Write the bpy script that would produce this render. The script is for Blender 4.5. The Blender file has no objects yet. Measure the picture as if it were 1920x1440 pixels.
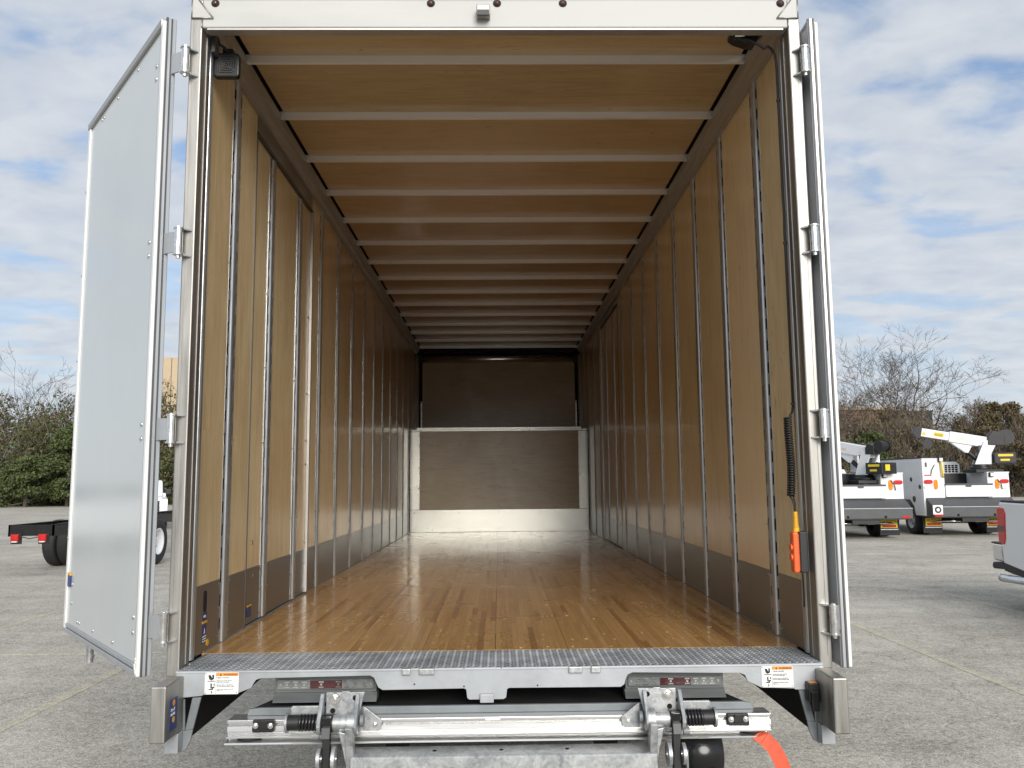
import bpy, math, random
import numpy as np
from mathutils import Vector, Matrix
random.seed(7)
rng = np.random.default_rng(7)
R = math.radians
sc = bpy.context.scene
COL = sc.collection

# ------------------------------------------------------------------ camera
CAM = Vector((-0.0034, -3.2628, 1.816))
FOC = 1556.73                                   # focal length in pixels of a 1920 px wide frame
def _rot(a, b, g):
    ca, sa, cb, sb, cg, sg = math.cos(a), math.sin(a), math.cos(b), math.sin(b), math.cos(g), math.sin(g)
    Rx = Matrix(((1, 0, 0), (0, ca, -sa), (0, sa, ca)))
    Ry = Matrix(((cb, 0, sb), (0, 1, 0), (-sb, 0, cb)))
    Rz = Matrix(((cg, -sg, 0), (sg, cg, 0), (0, 0, 1)))
    return Rz @ Ry @ Rx
VM = _rot(-0.1158, -0.0163, -0.0072) @ Matrix(((1, 0, 0), (0, 0, -1), (0, 1, 0)))
cd = bpy.data.cameras.new('camera')
cam = bpy.data.objects.new('camera', cd); COL.objects.link(cam)
cd.sensor_width = 36.0; cd.lens = FOC / 1920 * 36; cd.clip_start = 0.05; cd.clip_end = 2000
rows = [VM[0], -VM[1], -VM[2]]
cam.matrix_world = Matrix.Translation(CAM) @ Matrix([list(r) for r in rows]).transposed().to_4x4()
sc.camera = cam
def ray(u, v):
    return VM.transposed() @ Vector((u - 960, v - 720, FOC))
def PY(u, v, Y):                                # a measured photo point on the plane y = Y
    r = ray(u, v); return CAM + r * ((Y - CAM.y) / r.y)
def PX(u, v, X):
    r = ray(u, v); return CAM + r * ((X - CAM.x) / r.x)

# ------------------------------------------------------------------ sky, sun, exposure
SUN_EL, SUN_AZ = 23.0, 168.0                    # azimuth clockwise from +Y; behind the viewer, to the right
w = bpy.data.worlds.new('World'); sc.world = w; w.use_nodes = True
nt = w.node_tree; nt.nodes.clear(); N = nt.nodes.new; L = nt.links.new
out = N('ShaderNodeOutputWorld'); mixs = N('ShaderNodeMixShader')
bg1 = N('ShaderNodeBackground'); bg2 = N('ShaderNodeBackground')
sky = N('ShaderNodeTexSky'); sky.sky_type = 'NISHITA'; sky.sun_disc = False
sky.sun_elevation = R(SUN_EL); sky.sun_rotation = R(SUN_AZ); sky.air_density = 1.0; sky.dust_density = 0.4; sky.ozone_density = 3.0
bg1.inputs[1].default_value = 0.13
hs = N('ShaderNodeHueSaturation'); hs.inputs['Saturation'].default_value = 1.2; hs.inputs['Value'].default_value = 0.85; L(sky.outputs[0], hs.inputs['Color']); L(hs.outputs[0], bg1.inputs[0])
tc = N('ShaderNodeTexCoord'); sep = N('ShaderNodeSeparateXYZ'); L(tc.outputs['Generated'], sep.inputs[0])
def M_(op, a, b=None, clamp=False):
    n = N('ShaderNodeMath'); n.operation = op; n.use_clamp = clamp
    for i, x in enumerate((a, b)):
        if x is None: continue
        if isinstance(x, (int, float)): n.inputs[i].default_value = x
        else: L(x, n.inputs[i])
    return n.outputs[0]
zz = M_('ADD', M_('MAXIMUM', sep.outputs[2], 0.0), 0.16)
cx_ = M_('DIVIDE', sep.outputs[0], zz); cy_ = M_('DIVIDE', sep.outputs[1], zz)
comb = N('ShaderNodeCombineXYZ'); L(M_('ADD', cx_, 3.35), comb.inputs[0]); L(M_('ADD', M_('MULTIPLY', cy_, 1.25), 1.1), comb.inputs[1])
def noise(scale, detail, rough, dist=0.0, vec=None, node=N, link=L):
    n = node('ShaderNodeTexNoise'); n.inputs['Scale'].default_value = scale; n.inputs['Detail'].default_value = detail
    n.inputs['Roughness'].default_value = rough; n.inputs['Distortion'].default_value = dist
    if vec is not None: link(vec, n.inputs['Vector'])
    return n.outputs['Fac']
n1 = noise(2.7, 6, 0.48, 0.25, comb.outputs[0])
n2 = noise(7.0, 4, 0.52, 0.3, comb.outputs[0])
cov = N('ShaderNodeMapRange'); cov.interpolation_type = 'SMOOTHSTEP'
L(M_('ADD', n1, M_('MULTIPLY', M_('SUBTRACT', n2, 0.5), 0.22)), cov.inputs[0])
cov.inputs[1].default_value = 0.24; cov.inputs[2].default_value = 0.51
# cloud thickens toward the horizon because one looks through more of it
hz = N('ShaderNodeMapRange'); L(sep.outputs[2], hz.inputs[0]); hz.inputs[1].default_value = 0.05; hz.inputs[2].default_value = 0.50
hz.inputs[3].default_value = 1.0; hz.inputs[4].default_value = 0.18
mask = M_('MAXIMUM', cov.outputs[0], hz.outputs[0]); mask = M_('MULTIPLY', mask, 0.96)
tone = N('ShaderNodeValToRGB'); L(M_('ADD', M_('MULTIPLY', n2, 0.75), M_('MULTIPLY', n1, 0.25)), tone.inputs[0])
tone.color_ramp.elements[0].position = 0.30; tone.color_ramp.elements[0].color = (0.56, 0.62, 0.71, 1)
tone.color_ramp.elements[1].position = 0.66; tone.color_ramp.elements[1].color = (0.74, 0.775, 0.82, 1)
L(tone.outputs[0], bg2.inputs[0]); bg2.inputs[1].default_value = 0.655
L(mask, mixs.inputs[0]); L(bg1.outputs[0], mixs.inputs[1]); L(bg2.outputs[0], mixs.inputs[2]); L(mixs.outputs[0], out.inputs[0])

sl = bpy.data.lights.new('sun', 'SUN'); sl.energy = 2.6; sl.angle = R(36); sl.color = (1.0, 0.955, 0.89)
so = bpy.data.objects.new('sun', sl); COL.objects.link(so)
sd = Vector((math.sin(R(SUN_AZ)) * math.cos(R(SUN_EL)), math.cos(R(SUN_AZ)) * math.cos(R(SUN_EL)), math.sin(R(SUN_EL))))
so.rotation_euler = sd.to_track_quat('Z', 'Y').to_euler(); so.location = (6, -12, 12)
vs = sc.view_settings; vs.view_transform = 'Standard'; vs.look = 'None'; vs.exposure = 0.56; vs.gamma = 1.0; vs.use_curve_mapping = False
sc.cycles.use_denoising = True
sc.cycles.max_bounces = 12; sc.cycles.diffuse_bounces = 8; sc.cycles.glossy_bounces = 6
sc.cycles.sample_clamp_indirect = 6.0; sc.cycles.caustics_reflective = False; sc.cycles.caustics_refractive = False

# ------------------------------------------------------------------ materials
MAT = {}
def nodes(name):
    m = bpy.data.materials.new(name); m.use_nodes = True; t = m.node_tree
    return m, t, t.nodes.new, t.links.new, t.nodes['Principled BSDF']
def mk(name, col, rough=0.5, metal=0.0, var=0.08, scale=4.0, stretch=(1, 1, 1), bump=0.0, bscale=60.0, spec=0.5, rvar=0.08, coat=0.0, tint=None):
    """base colour with a noise-driven wear / tone variation, roughness variation and fine relief"""
    m, t, N, L, b = nodes(name)
    tc = N('ShaderNodeTexCoord'); mp = N('ShaderNodeMapping'); mp.inputs['Scale'].default_value = stretch
    L(tc.outputs['Object'], mp.inputs[0])
    f = noise(scale, 5, 0.6, 0.2, mp.outputs[0], N, L)
    mx = N('ShaderNodeMix'); mx.data_type = 'RGBA'
    d = tint or [c * (1 - var * 2) for c in col]
    mx.inputs[6].default_value = (*d, 1); mx.inputs[7].default_value = (*[min(1, c * (1 + var)) for c in col], 1)
    rp = N('ShaderNodeMapRange'); L(f, rp.inputs[0]); rp.inputs[1].default_value = 0.32; rp.inputs[2].default_value = 0.68
    L(rp.outputs[0], mx.inputs[0]); L(mx.outputs[2], b.inputs['Base Color'])
    r2 = N('ShaderNodeMapRange'); L(f, r2.inputs[0]); r2.inputs[1].default_value = 0.3; r2.inputs[2].default_value = 0.7
    r2.inputs[3].default_value = max(0.02, rough - rvar); r2.inputs[4].default_value = min(1, rough + rvar)
    L(r2.outputs[0], b.inputs['Roughness'])
    b.inputs['Metallic'].default_value = metal; b.inputs['Specular IOR Level'].default_value = spec
    if coat: b.inputs['Coat Weight'].default_value = coat; b.inputs['Coat Roughness'].default_value = 0.08
    if bump:
        bf = noise(bscale, 3, 0.6, 0, mp.outputs[0], N, L); bn = N('ShaderNodeBump'); bn.inputs['Strength'].default_value = bump
        bn.inputs['Distance'].default_value = 0.004; L(bf, bn.inputs['Height']); L(bn.outputs[0], b.inputs['Normal'])
    MAT[name] = m
    return m
mk('aluminium', (0.52, 0.52, 0.50), 0.72, 0.35, 0.07, 3, (0.5, 1, 2.5), 0.05, 40)
mk('extrusion', (0.78, 0.78, 0.77), 0.30, 0.85, 0.05, 3, (0.3, 6, 6))
mk('stainless', (0.37, 0.36, 0.335), 0.46, 0.88, 0.14, 3, (9, 9, 0.7), 0.06, 30)
mk('bow', (0.86, 0.86, 0.85), 0.30, 0.35, 0.01, 2, (0.4, 2, 2), rvar=0.02)
mk('rail', (0.46, 0.45, 0.43), 0.45, 0.8, 0.03, 2, (2, 0.6, 2), rvar=0.03)
mk('galv_sheet', (0.56, 0.59, 0.61), 0.34, 0.8, 0.06, 6, (6, 6, 0.8))
mk('kick', (0.36, 0.375, 0.385), 0.34, 0.85, 0.03, 1.5, (1, 1, 1), rvar=0.03)
mk('end_plate', (0.66, 0.64, 0.57), 0.26, 0.95, 0.03, 2, (1, 1, 1), 0.03, 4, rvar=0.03)
mk('steel_paint', (0.40, 0.42, 0.435), 0.5, 0.25, 0.10, 5, (1, 1, 1), 0.08, 60)
mk('bracket_grey', (0.22, 0.24, 0.25), 0.55, 0.2, 0.12, 6)
mk('lamp_housing', (0.15, 0.16, 0.16), 0.5, 0.3, 0.10, 6, (0.5, 4, 4))
mk('black', (0.013, 0.013, 0.014), 0.45, 0.0, 0.15, 6)
mk('black_gloss', (0.012, 0.012, 0.013), 0.22, 0.0, 0.15, 6)
mk('cord_black', (0.006, 0.006, 0.007), 0.4, 0.0, 0.1)
mk('undercoat', (0.010, 0.010, 0.010), 0.8, 0.0, 0.2, 6)
mk('rubber', (0.022, 0.022, 0.023), 0.75, 0.0, 0.2, 20, bump=0.2)
mk('void', (0.004, 0.004, 0.004), 0.9, 0.0, 0.1)
mk('white_skin', (0.53, 0.565, 0.57), 0.16, 0.0, 0.02, 1.2, (1, 1, 1), 0.015, 3, rvar=0.03)
mk('white_trim', (0.80, 0.80, 0.78), 0.4, 0.0, 0.05, 4, (4, 4, 0.4))
mk('grey_trim', (0.45, 0.47, 0.49), 0.38, 0.5, 0.06, 4, (6, 6, 0.4))
mk('seal_dark', (0.10, 0.10, 0.10), 0.5, 0.2, 0.1)
mk('caulk', (0.78, 0.76, 0.68), 0.6, 0.0, 0.1, 30, bump=0.4)
mk('zinc_bolt', (0.75, 0.75, 0.73), 0.25, 0.95, 0.08, 30)
mk('orange', (0.80, 0.13, 0.025), 0.42, 0.0, 0.06, 30, bump=0.1, bscale=200)
mk('yellow', (0.78, 0.42, 0.02), 0.45, 0.0, 0.06, 20)
mk('red_strap', (0.72, 0.12, 0.06), 0.75, 0.0, 0.06, 40, (1, 1, 1), 0.3, 300)
mk('red_lens', (0.085, 0.026, 0.028), 0.15, 0.0, 0.15, 30, coat=0.5)
mk('clear_lens', (0.20, 0.21, 0.21), 0.12, 0.0, 0.1, 30, coat=0.6)
mk('led_chrome', (0.8, 0.8, 0.78), 0.2, 0.9, 0.05, 30)
mk('red_lamp', (0.55, 0.015, 0.015), 0.18, 0.0, 0.12, 12, coat=0.5)
mk('amber_lamp', (0.80, 0.25, 0.01), 0.2, 0.0, 0.1, 12)
mk('white_lamp', (0.75, 0.76, 0.76), 0.2, 0.0, 0.08, 12)
mk('vehicle_white', (0.78, 0.79, 0.80), 0.25, 0.0, 0.02, 1.0, coat=0.4, rvar=0.03)
mk('vehicle_grey', (0.075, 0.078, 0.082), 0.5, 0.1, 0.10, 3)
mk('chrome', (0.75, 0.76, 0.78), 0.12, 1.0, 0.04, 3)
mk('glass_dark', (0.02, 0.025, 0.03), 0.05, 0.0, 0.1, 2, spec=0.8)
mk('sign_yellow', (0.78, 0.55, 0.02), 0.5, 0.0, 0.04)
mk('sign_white', (0.78, 0.78, 0.76), 0.45, 0.0, 0.03, 20)
mk('sign_orange', (0.78, 0.30, 0.04), 0.45, 0.0, 0.04, 20)
mk('sign_blue', (0.03, 0.05, 0.16), 0.4, 0.0, 0.06, 20)
mk('ink', (0.015, 0.015, 0.015), 0.5, 0.0, 0.05)
mk('tan_wall', (0.55, 0.43, 0.28), 0.85, 0.0, 0.08, 0.3, bump=0.1)
mk('brick_wall', (0.30, 0.16, 0.10), 0.9, 0.0, 0.15, 2.0)
mk('bark', (0.14, 0.115, 0.095), 0.9, 0.0, 0.2, 3)
mk('tread', (0.46, 0.485, 0.50), 0.34, 0.75, 0.14, 7, rvar=0.12)
mk('splinter', (0.62, 0.46, 0.25), 0.7, 0.0, 0.1)

def galvanised():
    m, t, N, L, b = nodes('galvanised')
    tc = N('ShaderNodeTexCoord'); v = N('ShaderNodeTexVoronoi'); v.inputs['Scale'].default_value = 95; L(tc.outputs['Object'], v.inputs[0])
    f = noise(9, 6, 0.7, 1.2, tc.outputs['Object'], N, L)
    a = N('ShaderNodeMath'); a.operation = 'MULTIPLY_ADD'; L(v.outputs['Color'], a.inputs[0]); a.inputs[1].default_value = 0.2; L(f, a.inputs[2])
    rp = N('ShaderNodeValToRGB'); L(a.outputs[0], rp.inputs[0])
    rp.color_ramp.elements[0].position = 0.40; rp.color_ramp.elements[0].color = (0.24, 0.26, 0.27, 1)
    rp.color_ramp.elements[1].position = 0.76; rp.color_ramp.elements[1].color = (0.52, 0.53, 0.53, 1)
    L(rp.outputs[0], b.inputs['Base Color']); b.inputs['Metallic'].default_value = 0.65
    r = N('ShaderNodeMapRange'); L(f, r.inputs[0]); r.inputs[3].default_value = 0.32; r.inputs[4].default_value = 0.6; L(r.outputs[0], b.inputs['Roughness'])
    MAT['galvanised'] = m
galvanised()

def plywood(name, stretch, base, dark, rough=0.34, blot=1.0, coat=0.35):
    m, t, N, L, b = nodes(name)
    tc = N('ShaderNodeTexCoord'); oi = N('ShaderNodeObjectInfo')
    sh = N('ShaderNodeVectorMath'); sh.operation = 'MULTIPLY_ADD'; L(oi.outputs['Random'], sh.inputs[0]); sh.inputs[1].default_value = (13, 17, 11); L(tc.outputs['Object'], sh.inputs[2])
    mp = N('ShaderNodeMapping'); mp.inputs['Scale'].default_value = stretch; L(sh.outputs[0], mp.inputs[0])
    grain = noise(3.0, 8, 0.62, 1.4, mp.outputs[0], N, L)
    big = noise(1.1, 3, 0.5, 0.8, sh.outputs[0], N, L)
    mp2 = N('ShaderNodeMapping'); mp2.inputs['Scale'].default_value = [s ** 0.5 for s in stretch]; L(sh.outputs[0], mp2.inputs[0])
    fl = noise(7, 3, 0.5, 2.0, mp2.outputs[0], N, L)
    kn = N('ShaderNodeMapRange'); L(fl, kn.inputs[0]); kn.inputs[1].default_value = 0.66; kn.inputs[2].default_value = 0.76
    def ma(a, b_, c):
        n = N('ShaderNodeMath'); n.operation = 'MULTIPLY_ADD'; L(a, n.inputs[0]); n.inputs[1].default_value = b_
        if isinstance(c, float): n.inputs[2].default_value = c
        else: L(c, n.inputs[2])
        return n.outputs[0]
    f = ma(grain, 0.80, ma(big, 0.6 * blot, ma(oi.outputs['Random'], 0.28, ma(kn.outputs[0], 0.6 * blot, -0.30))))
    rp = N('ShaderNodeValToRGB'); L(f, rp.inputs[0])
    rp.color_ramp.elements[0].position = 0.36; rp.color_ramp.elements[0].color = (*base, 1)
    rp.color_ramp.elements[1].position = 0.80; rp.color_ramp.elements[1].color = (*dark, 1)
    tn = N('ShaderNodeValToRGB'); L(oi.outputs['Random'], tn.inputs[0]); te = tn.color_ramp.elements
    te[0].color = (1.0, 0.93, 0.84, 1); te[1].color = (1.0, 0.99, 0.94, 1); tx_ = te.new(0.5); tx_.color = (0.98, 0.965, 0.89, 1)
    tm = N('ShaderNodeMix'); tm.data_type = 'RGBA'; tm.blend_type = 'MULTIPLY'; tm.inputs[0].default_value = 1.0; L(rp.outputs[0], tm.inputs[6]); L(tn.outputs[0], tm.inputs[7])
    L(tm.outputs[2], b.inputs['Base Color'])
    r = N('ShaderNodeMapRange'); L(grain, r.inputs[0]); r.inputs[3].default_value = rough - 0.07; r.inputs[4].default_value = rough + 0.08
    L(r.outputs[0], b.inputs['Roughness'])
    bn = N('ShaderNodeBump'); bn.inputs['Strength'].default_value = 0.12; bn.inputs['Distance'].default_value = 0.002
    L(grain, bn.inputs['Height']); L(bn.outputs[0], b.inputs['Normal'])
    b.inputs['Coat Weight'].default_value = coat; b.inputs['Coat Roughness'].default_value = 0.16
    MAT[name] = m
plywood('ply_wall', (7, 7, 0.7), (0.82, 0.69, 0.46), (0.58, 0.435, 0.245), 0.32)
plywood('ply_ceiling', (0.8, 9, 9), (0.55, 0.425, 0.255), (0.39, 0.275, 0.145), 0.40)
plywood('ply_end', (0.8, 8, 8), (0.83, 0.775, 0.62), (0.60, 0.50, 0.34), 0.28, 1.5)

def oak():
    m, t, N, L, b = nodes('oak_floor')
    tc = N('ShaderNodeTexCoord'); oi = N('ShaderNodeObjectInfo'); ge = N('ShaderNodeNewGeometry')
    ad = N('ShaderNodeMath'); ad.operation = 'ADD'; L(oi.outputs['Random'], ad.inputs[0]); L(ge.outputs['Random Per Island'], ad.inputs[1])
    fr = N('ShaderNodeMath'); fr.operation = 'FRACT'; L(ad.outputs[0], fr.inputs[0])
    rp = N('ShaderNodeValToRGB'); L(fr.outputs[0], rp.inputs[0]); e = rp.color_ramp.elements
    e[0].position = 0.0; e[0].color = (0.32, 0.155, 0.05, 1); e[1].position = 1.0; e[1].color = (0.56, 0.325, 0.122, 1)
    for p, c in ((0.07, (0.35, 0.175, 0.057, 1)), (0.14, (0.45, 0.245, 0.086, 1)), (0.45, (0.49, 0.275, 0.098, 1)), (0.75, (0.525, 0.30, 0.11, 1))):
        x = e.new(p); x.color = c
    sh = N('ShaderNodeVectorMath'); sh.operation = 'MULTIPLY_ADD'; L(fr.outputs[0], sh.inputs[0]); sh.inputs[1].default_value = (31, 17, 5)
    ps = N('ShaderNodeNewGeometry'); L(ps.outputs['Position'], sh.inputs[2])
    mp = N('ShaderNodeMapping'); mp.inputs['Scale'].default_value = (34, 2.2, 10); L(sh.outputs[0], mp.inputs[0])
    g = noise(2.2, 6, 0.65, 1.5, mp.outputs[0], N, L)
    gr = N('ShaderNodeMapRange'); L(g, gr.inputs[0]); gr.inputs[1].default_value = 0.35; gr.inputs[2].default_value = 0.75; gr.inputs[3].default_value = 1.12; gr.inputs[4].default_value = 0.70
    mu = N('ShaderNodeVectorMath'); mu.operation = 'SCALE'; L(rp.outputs[0], mu.inputs[0]); L(gr.outputs[0], mu.inputs['Scale'])
    L(mu.outputs[0], b.inputs['Base Color'])
    d = noise(1.6, 4, 0.6, 0.5, ps.outputs['Position'], N, L)
    r = N('ShaderNodeMapRange'); L(d, r.inputs[0]); r.inputs[3].default_value = 0.20; r.inputs[4].default_value = 0.36; L(r.outputs[0], b.inputs['Roughness'])
    b.inputs['Specular IOR Level'].default_value = 0.6; b.inputs['Coat Weight'].default_value = 0.5; b.inputs['Coat Roughness'].default_value = 0.12
    bn = N('ShaderNodeBump'); bn.inputs['Strength'].default_value = 0.10; bn.inputs['Distance'].default_value = 0.002; L(g, bn.inputs['Height']); L(bn.outputs[0], b.inputs['Normal'])
    MAT['oak_floor'] = m
oak()

def asphalt(name, paint=None):
    m, t, N, L, b = nodes(name)
    ps = N('ShaderNodeNewGeometry'); P = ps.outputs['Position']
    v = N('ShaderNodeTexVoronoi'); v.inputs['Scale'].default_value = 105; L(P, v.inputs[0])
    sp = N('ShaderNodeSeparateColor'); L(v.outputs['Color'], sp.inputs[0])
    v2 = N('ShaderNodeTexVoronoi'); v2.inputs['Scale'].default_value = 30; L(P, v2.inputs[0]); sp2 = N('ShaderNodeSeparateColor'); L(v2.outputs['Color'], sp2.inputs[0])
    fine = noise(160, 3, 0.7, 0, P, N, L); mid = noise(2.3, 6, 0.65, 0.6, P, N, L); big = noise(0.35, 5, 0.6, 0.8, P, N, L)
    mp = N('ShaderNodeMapping'); mp.inputs['Scale'].default_value = (0.12, 1.3, 1); mp.inputs['Rotation'].default_value = (0, 0, 0.06); L(P, mp.inputs[0])
    strk = noise(1.6, 6, 0.65, 0.4, mp.outputs[0], N, L)
    def ma(a, k, c):
        n = N('ShaderNodeMath'); n.operation = 'MULTIPLY_ADD'; L(a, n.inputs[0]); n.inputs[1].default_value = k
        if isinstance(c, float): n.inputs[2].default_value = c
        else: L(c, n.inputs[2])
        return n.outputs[0]
    f = ma(sp.outputs[0], 0.32, ma(sp2.outputs[0], 0.12, ma(fine, 0.22, ma(mid, 0.28, ma(big, 0.42, ma(strk, 0.32, -0.325))))))
    rp = N('ShaderNodeValToRGB'); L(f, rp.inputs[0]); e = rp.color_ramp.elements
    e[0].position = 0.12; e[0].color = (0.085, 0.078, 0.068, 1); e[1].position = 0.86; e[1].color = (0.74, 0.70, 0.61, 1)
    x = e.new(0.46); x.color = (0.365, 0.34, 0.292, 1)
    colr = rp.outputs[0]
    # hairline cracks and dark drips
    wv = N('ShaderNodeVectorMath'); wv.operation = 'MULTIPLY_ADD'; nz = N('ShaderNodeTexNoise'); nz.inputs['Scale'].default_value = 1.1; nz.inputs['Detail'].default_value = 6; L(P, nz.inputs['Vector'])
    L(nz.outputs['Color'], wv.inputs[0]); wv.inputs[1].default_value = (0.9, 0.9, 0); L(P, wv.inputs[2])
    cr = N('ShaderNodeTexVoronoi'); cr.feature = 'DISTANCE_TO_EDGE'; cr.inputs['Scale'].default_value = 0.24; L(wv.outputs[0], cr.inputs['Vector'])
    ck = N('ShaderNodeMapRange'); L(cr.outputs['Distance'], ck.inputs[0]); ck.inputs[1].default_value = 0.0008; ck.inputs[2].default_value = 0.0035; ck.inputs[3].default_value = 0.78; ck.inputs[4].default_value = 1.0
    oil = noise(0.9, 3, 0.5, 0.3, P, N, L); ok_ = N('ShaderNodeMapRange'); L(oil, ok_.inputs[0]); ok_.inputs[1].default_value = 0.66; ok_.inputs[2].default_value = 0.76; ok_.inputs[3].default_value = 1.0; ok_.inputs[4].default_value = 0.68
    mm = N('ShaderNodeMath'); mm.operation = 'MULTIPLY'; L(ck.outputs[0], mm.inputs[0]); L(ok_.outputs[0], mm.inputs[1])
    sc_ = N('ShaderNodeVectorMath'); sc_.operation = 'SCALE'; L(colr, sc_.inputs[0]); L(mm.outputs[0], sc_.inputs['Scale']); colr = sc_.outputs[0]
    if paint:
        wr = noise(9, 6, 0.75, 0.5, P, N, L); k = N('ShaderNodeMapRange'); L(wr, k.inputs[0]); k.inputs[1].default_value = 0.42; k.inputs[2].default_value = 0.66; k.inputs[4].default_value = 0.75
        mx = N('ShaderNodeMix'); mx.data_type = 'RGBA'; L(k.outputs[0], mx.inputs[0]); L(colr, mx.inputs[6]); mx.inputs[7].default_value = (*paint, 1); colr = mx.outputs[2]
    L(colr, b.inputs['Base Color']); b.inputs['Roughness'].default_value = 0.93; b.inputs['Specular IOR Level'].default_value = 0.2
    bn = N('ShaderNodeBump'); bn.inputs['Strength'].default_value = 0.5; bn.inputs['Distance'].default_value = 0.006
    L(v.outputs['Distance'], bn.inputs['Height']); bn.invert = True; L(bn.outputs[0], b.inputs['Normal'])
    MAT[name] = m
asphalt('asphalt'); asphalt('line_paint', (0.62, 0.55, 0.36))

def leafmat(name, cols, trans=0.15):
    m, t, N, L, b = nodes(name)
    g = N('ShaderNodeNewGeometry'); rp = N('ShaderNodeValToRGB'); L(g.outputs['Random Per Island'], rp.inputs[0])
    e = rp.color_ramp.elements; e[0].color = (*cols[0], 1); e[1].color = (*cols[-1], 1)
    for i, c in enumerate(cols[1:-1]):
        x = e.new((i + 1) / (len(cols) - 1)); x.color = (*c, 1)
    L(rp.outputs[0], b.inputs['Base Color']); b.inputs['Roughness'].default_value = 0.7; b.inputs['Specular IOR Level'].default_value = 0.25
    MAT[name] = m
leafmat('leaf_dark', [(0.045, 0.062, 0.022), (0.075, 0.098, 0.036), (0.115, 0.135, 0.05), (0.055, 0.07, 0.028)])
leafmat('leaf_olive', [(0.085, 0.085, 0.04), (0.12, 0.10, 0.05), (0.15, 0.11, 0.055), (0.10, 0.075, 0.045)])
leafmat('twig_brown', [(0.11, 0.085, 0.065), (0.17, 0.13, 0.10), (0.20, 0.165, 0.135), (0.13, 0.105, 0.08)])

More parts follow.
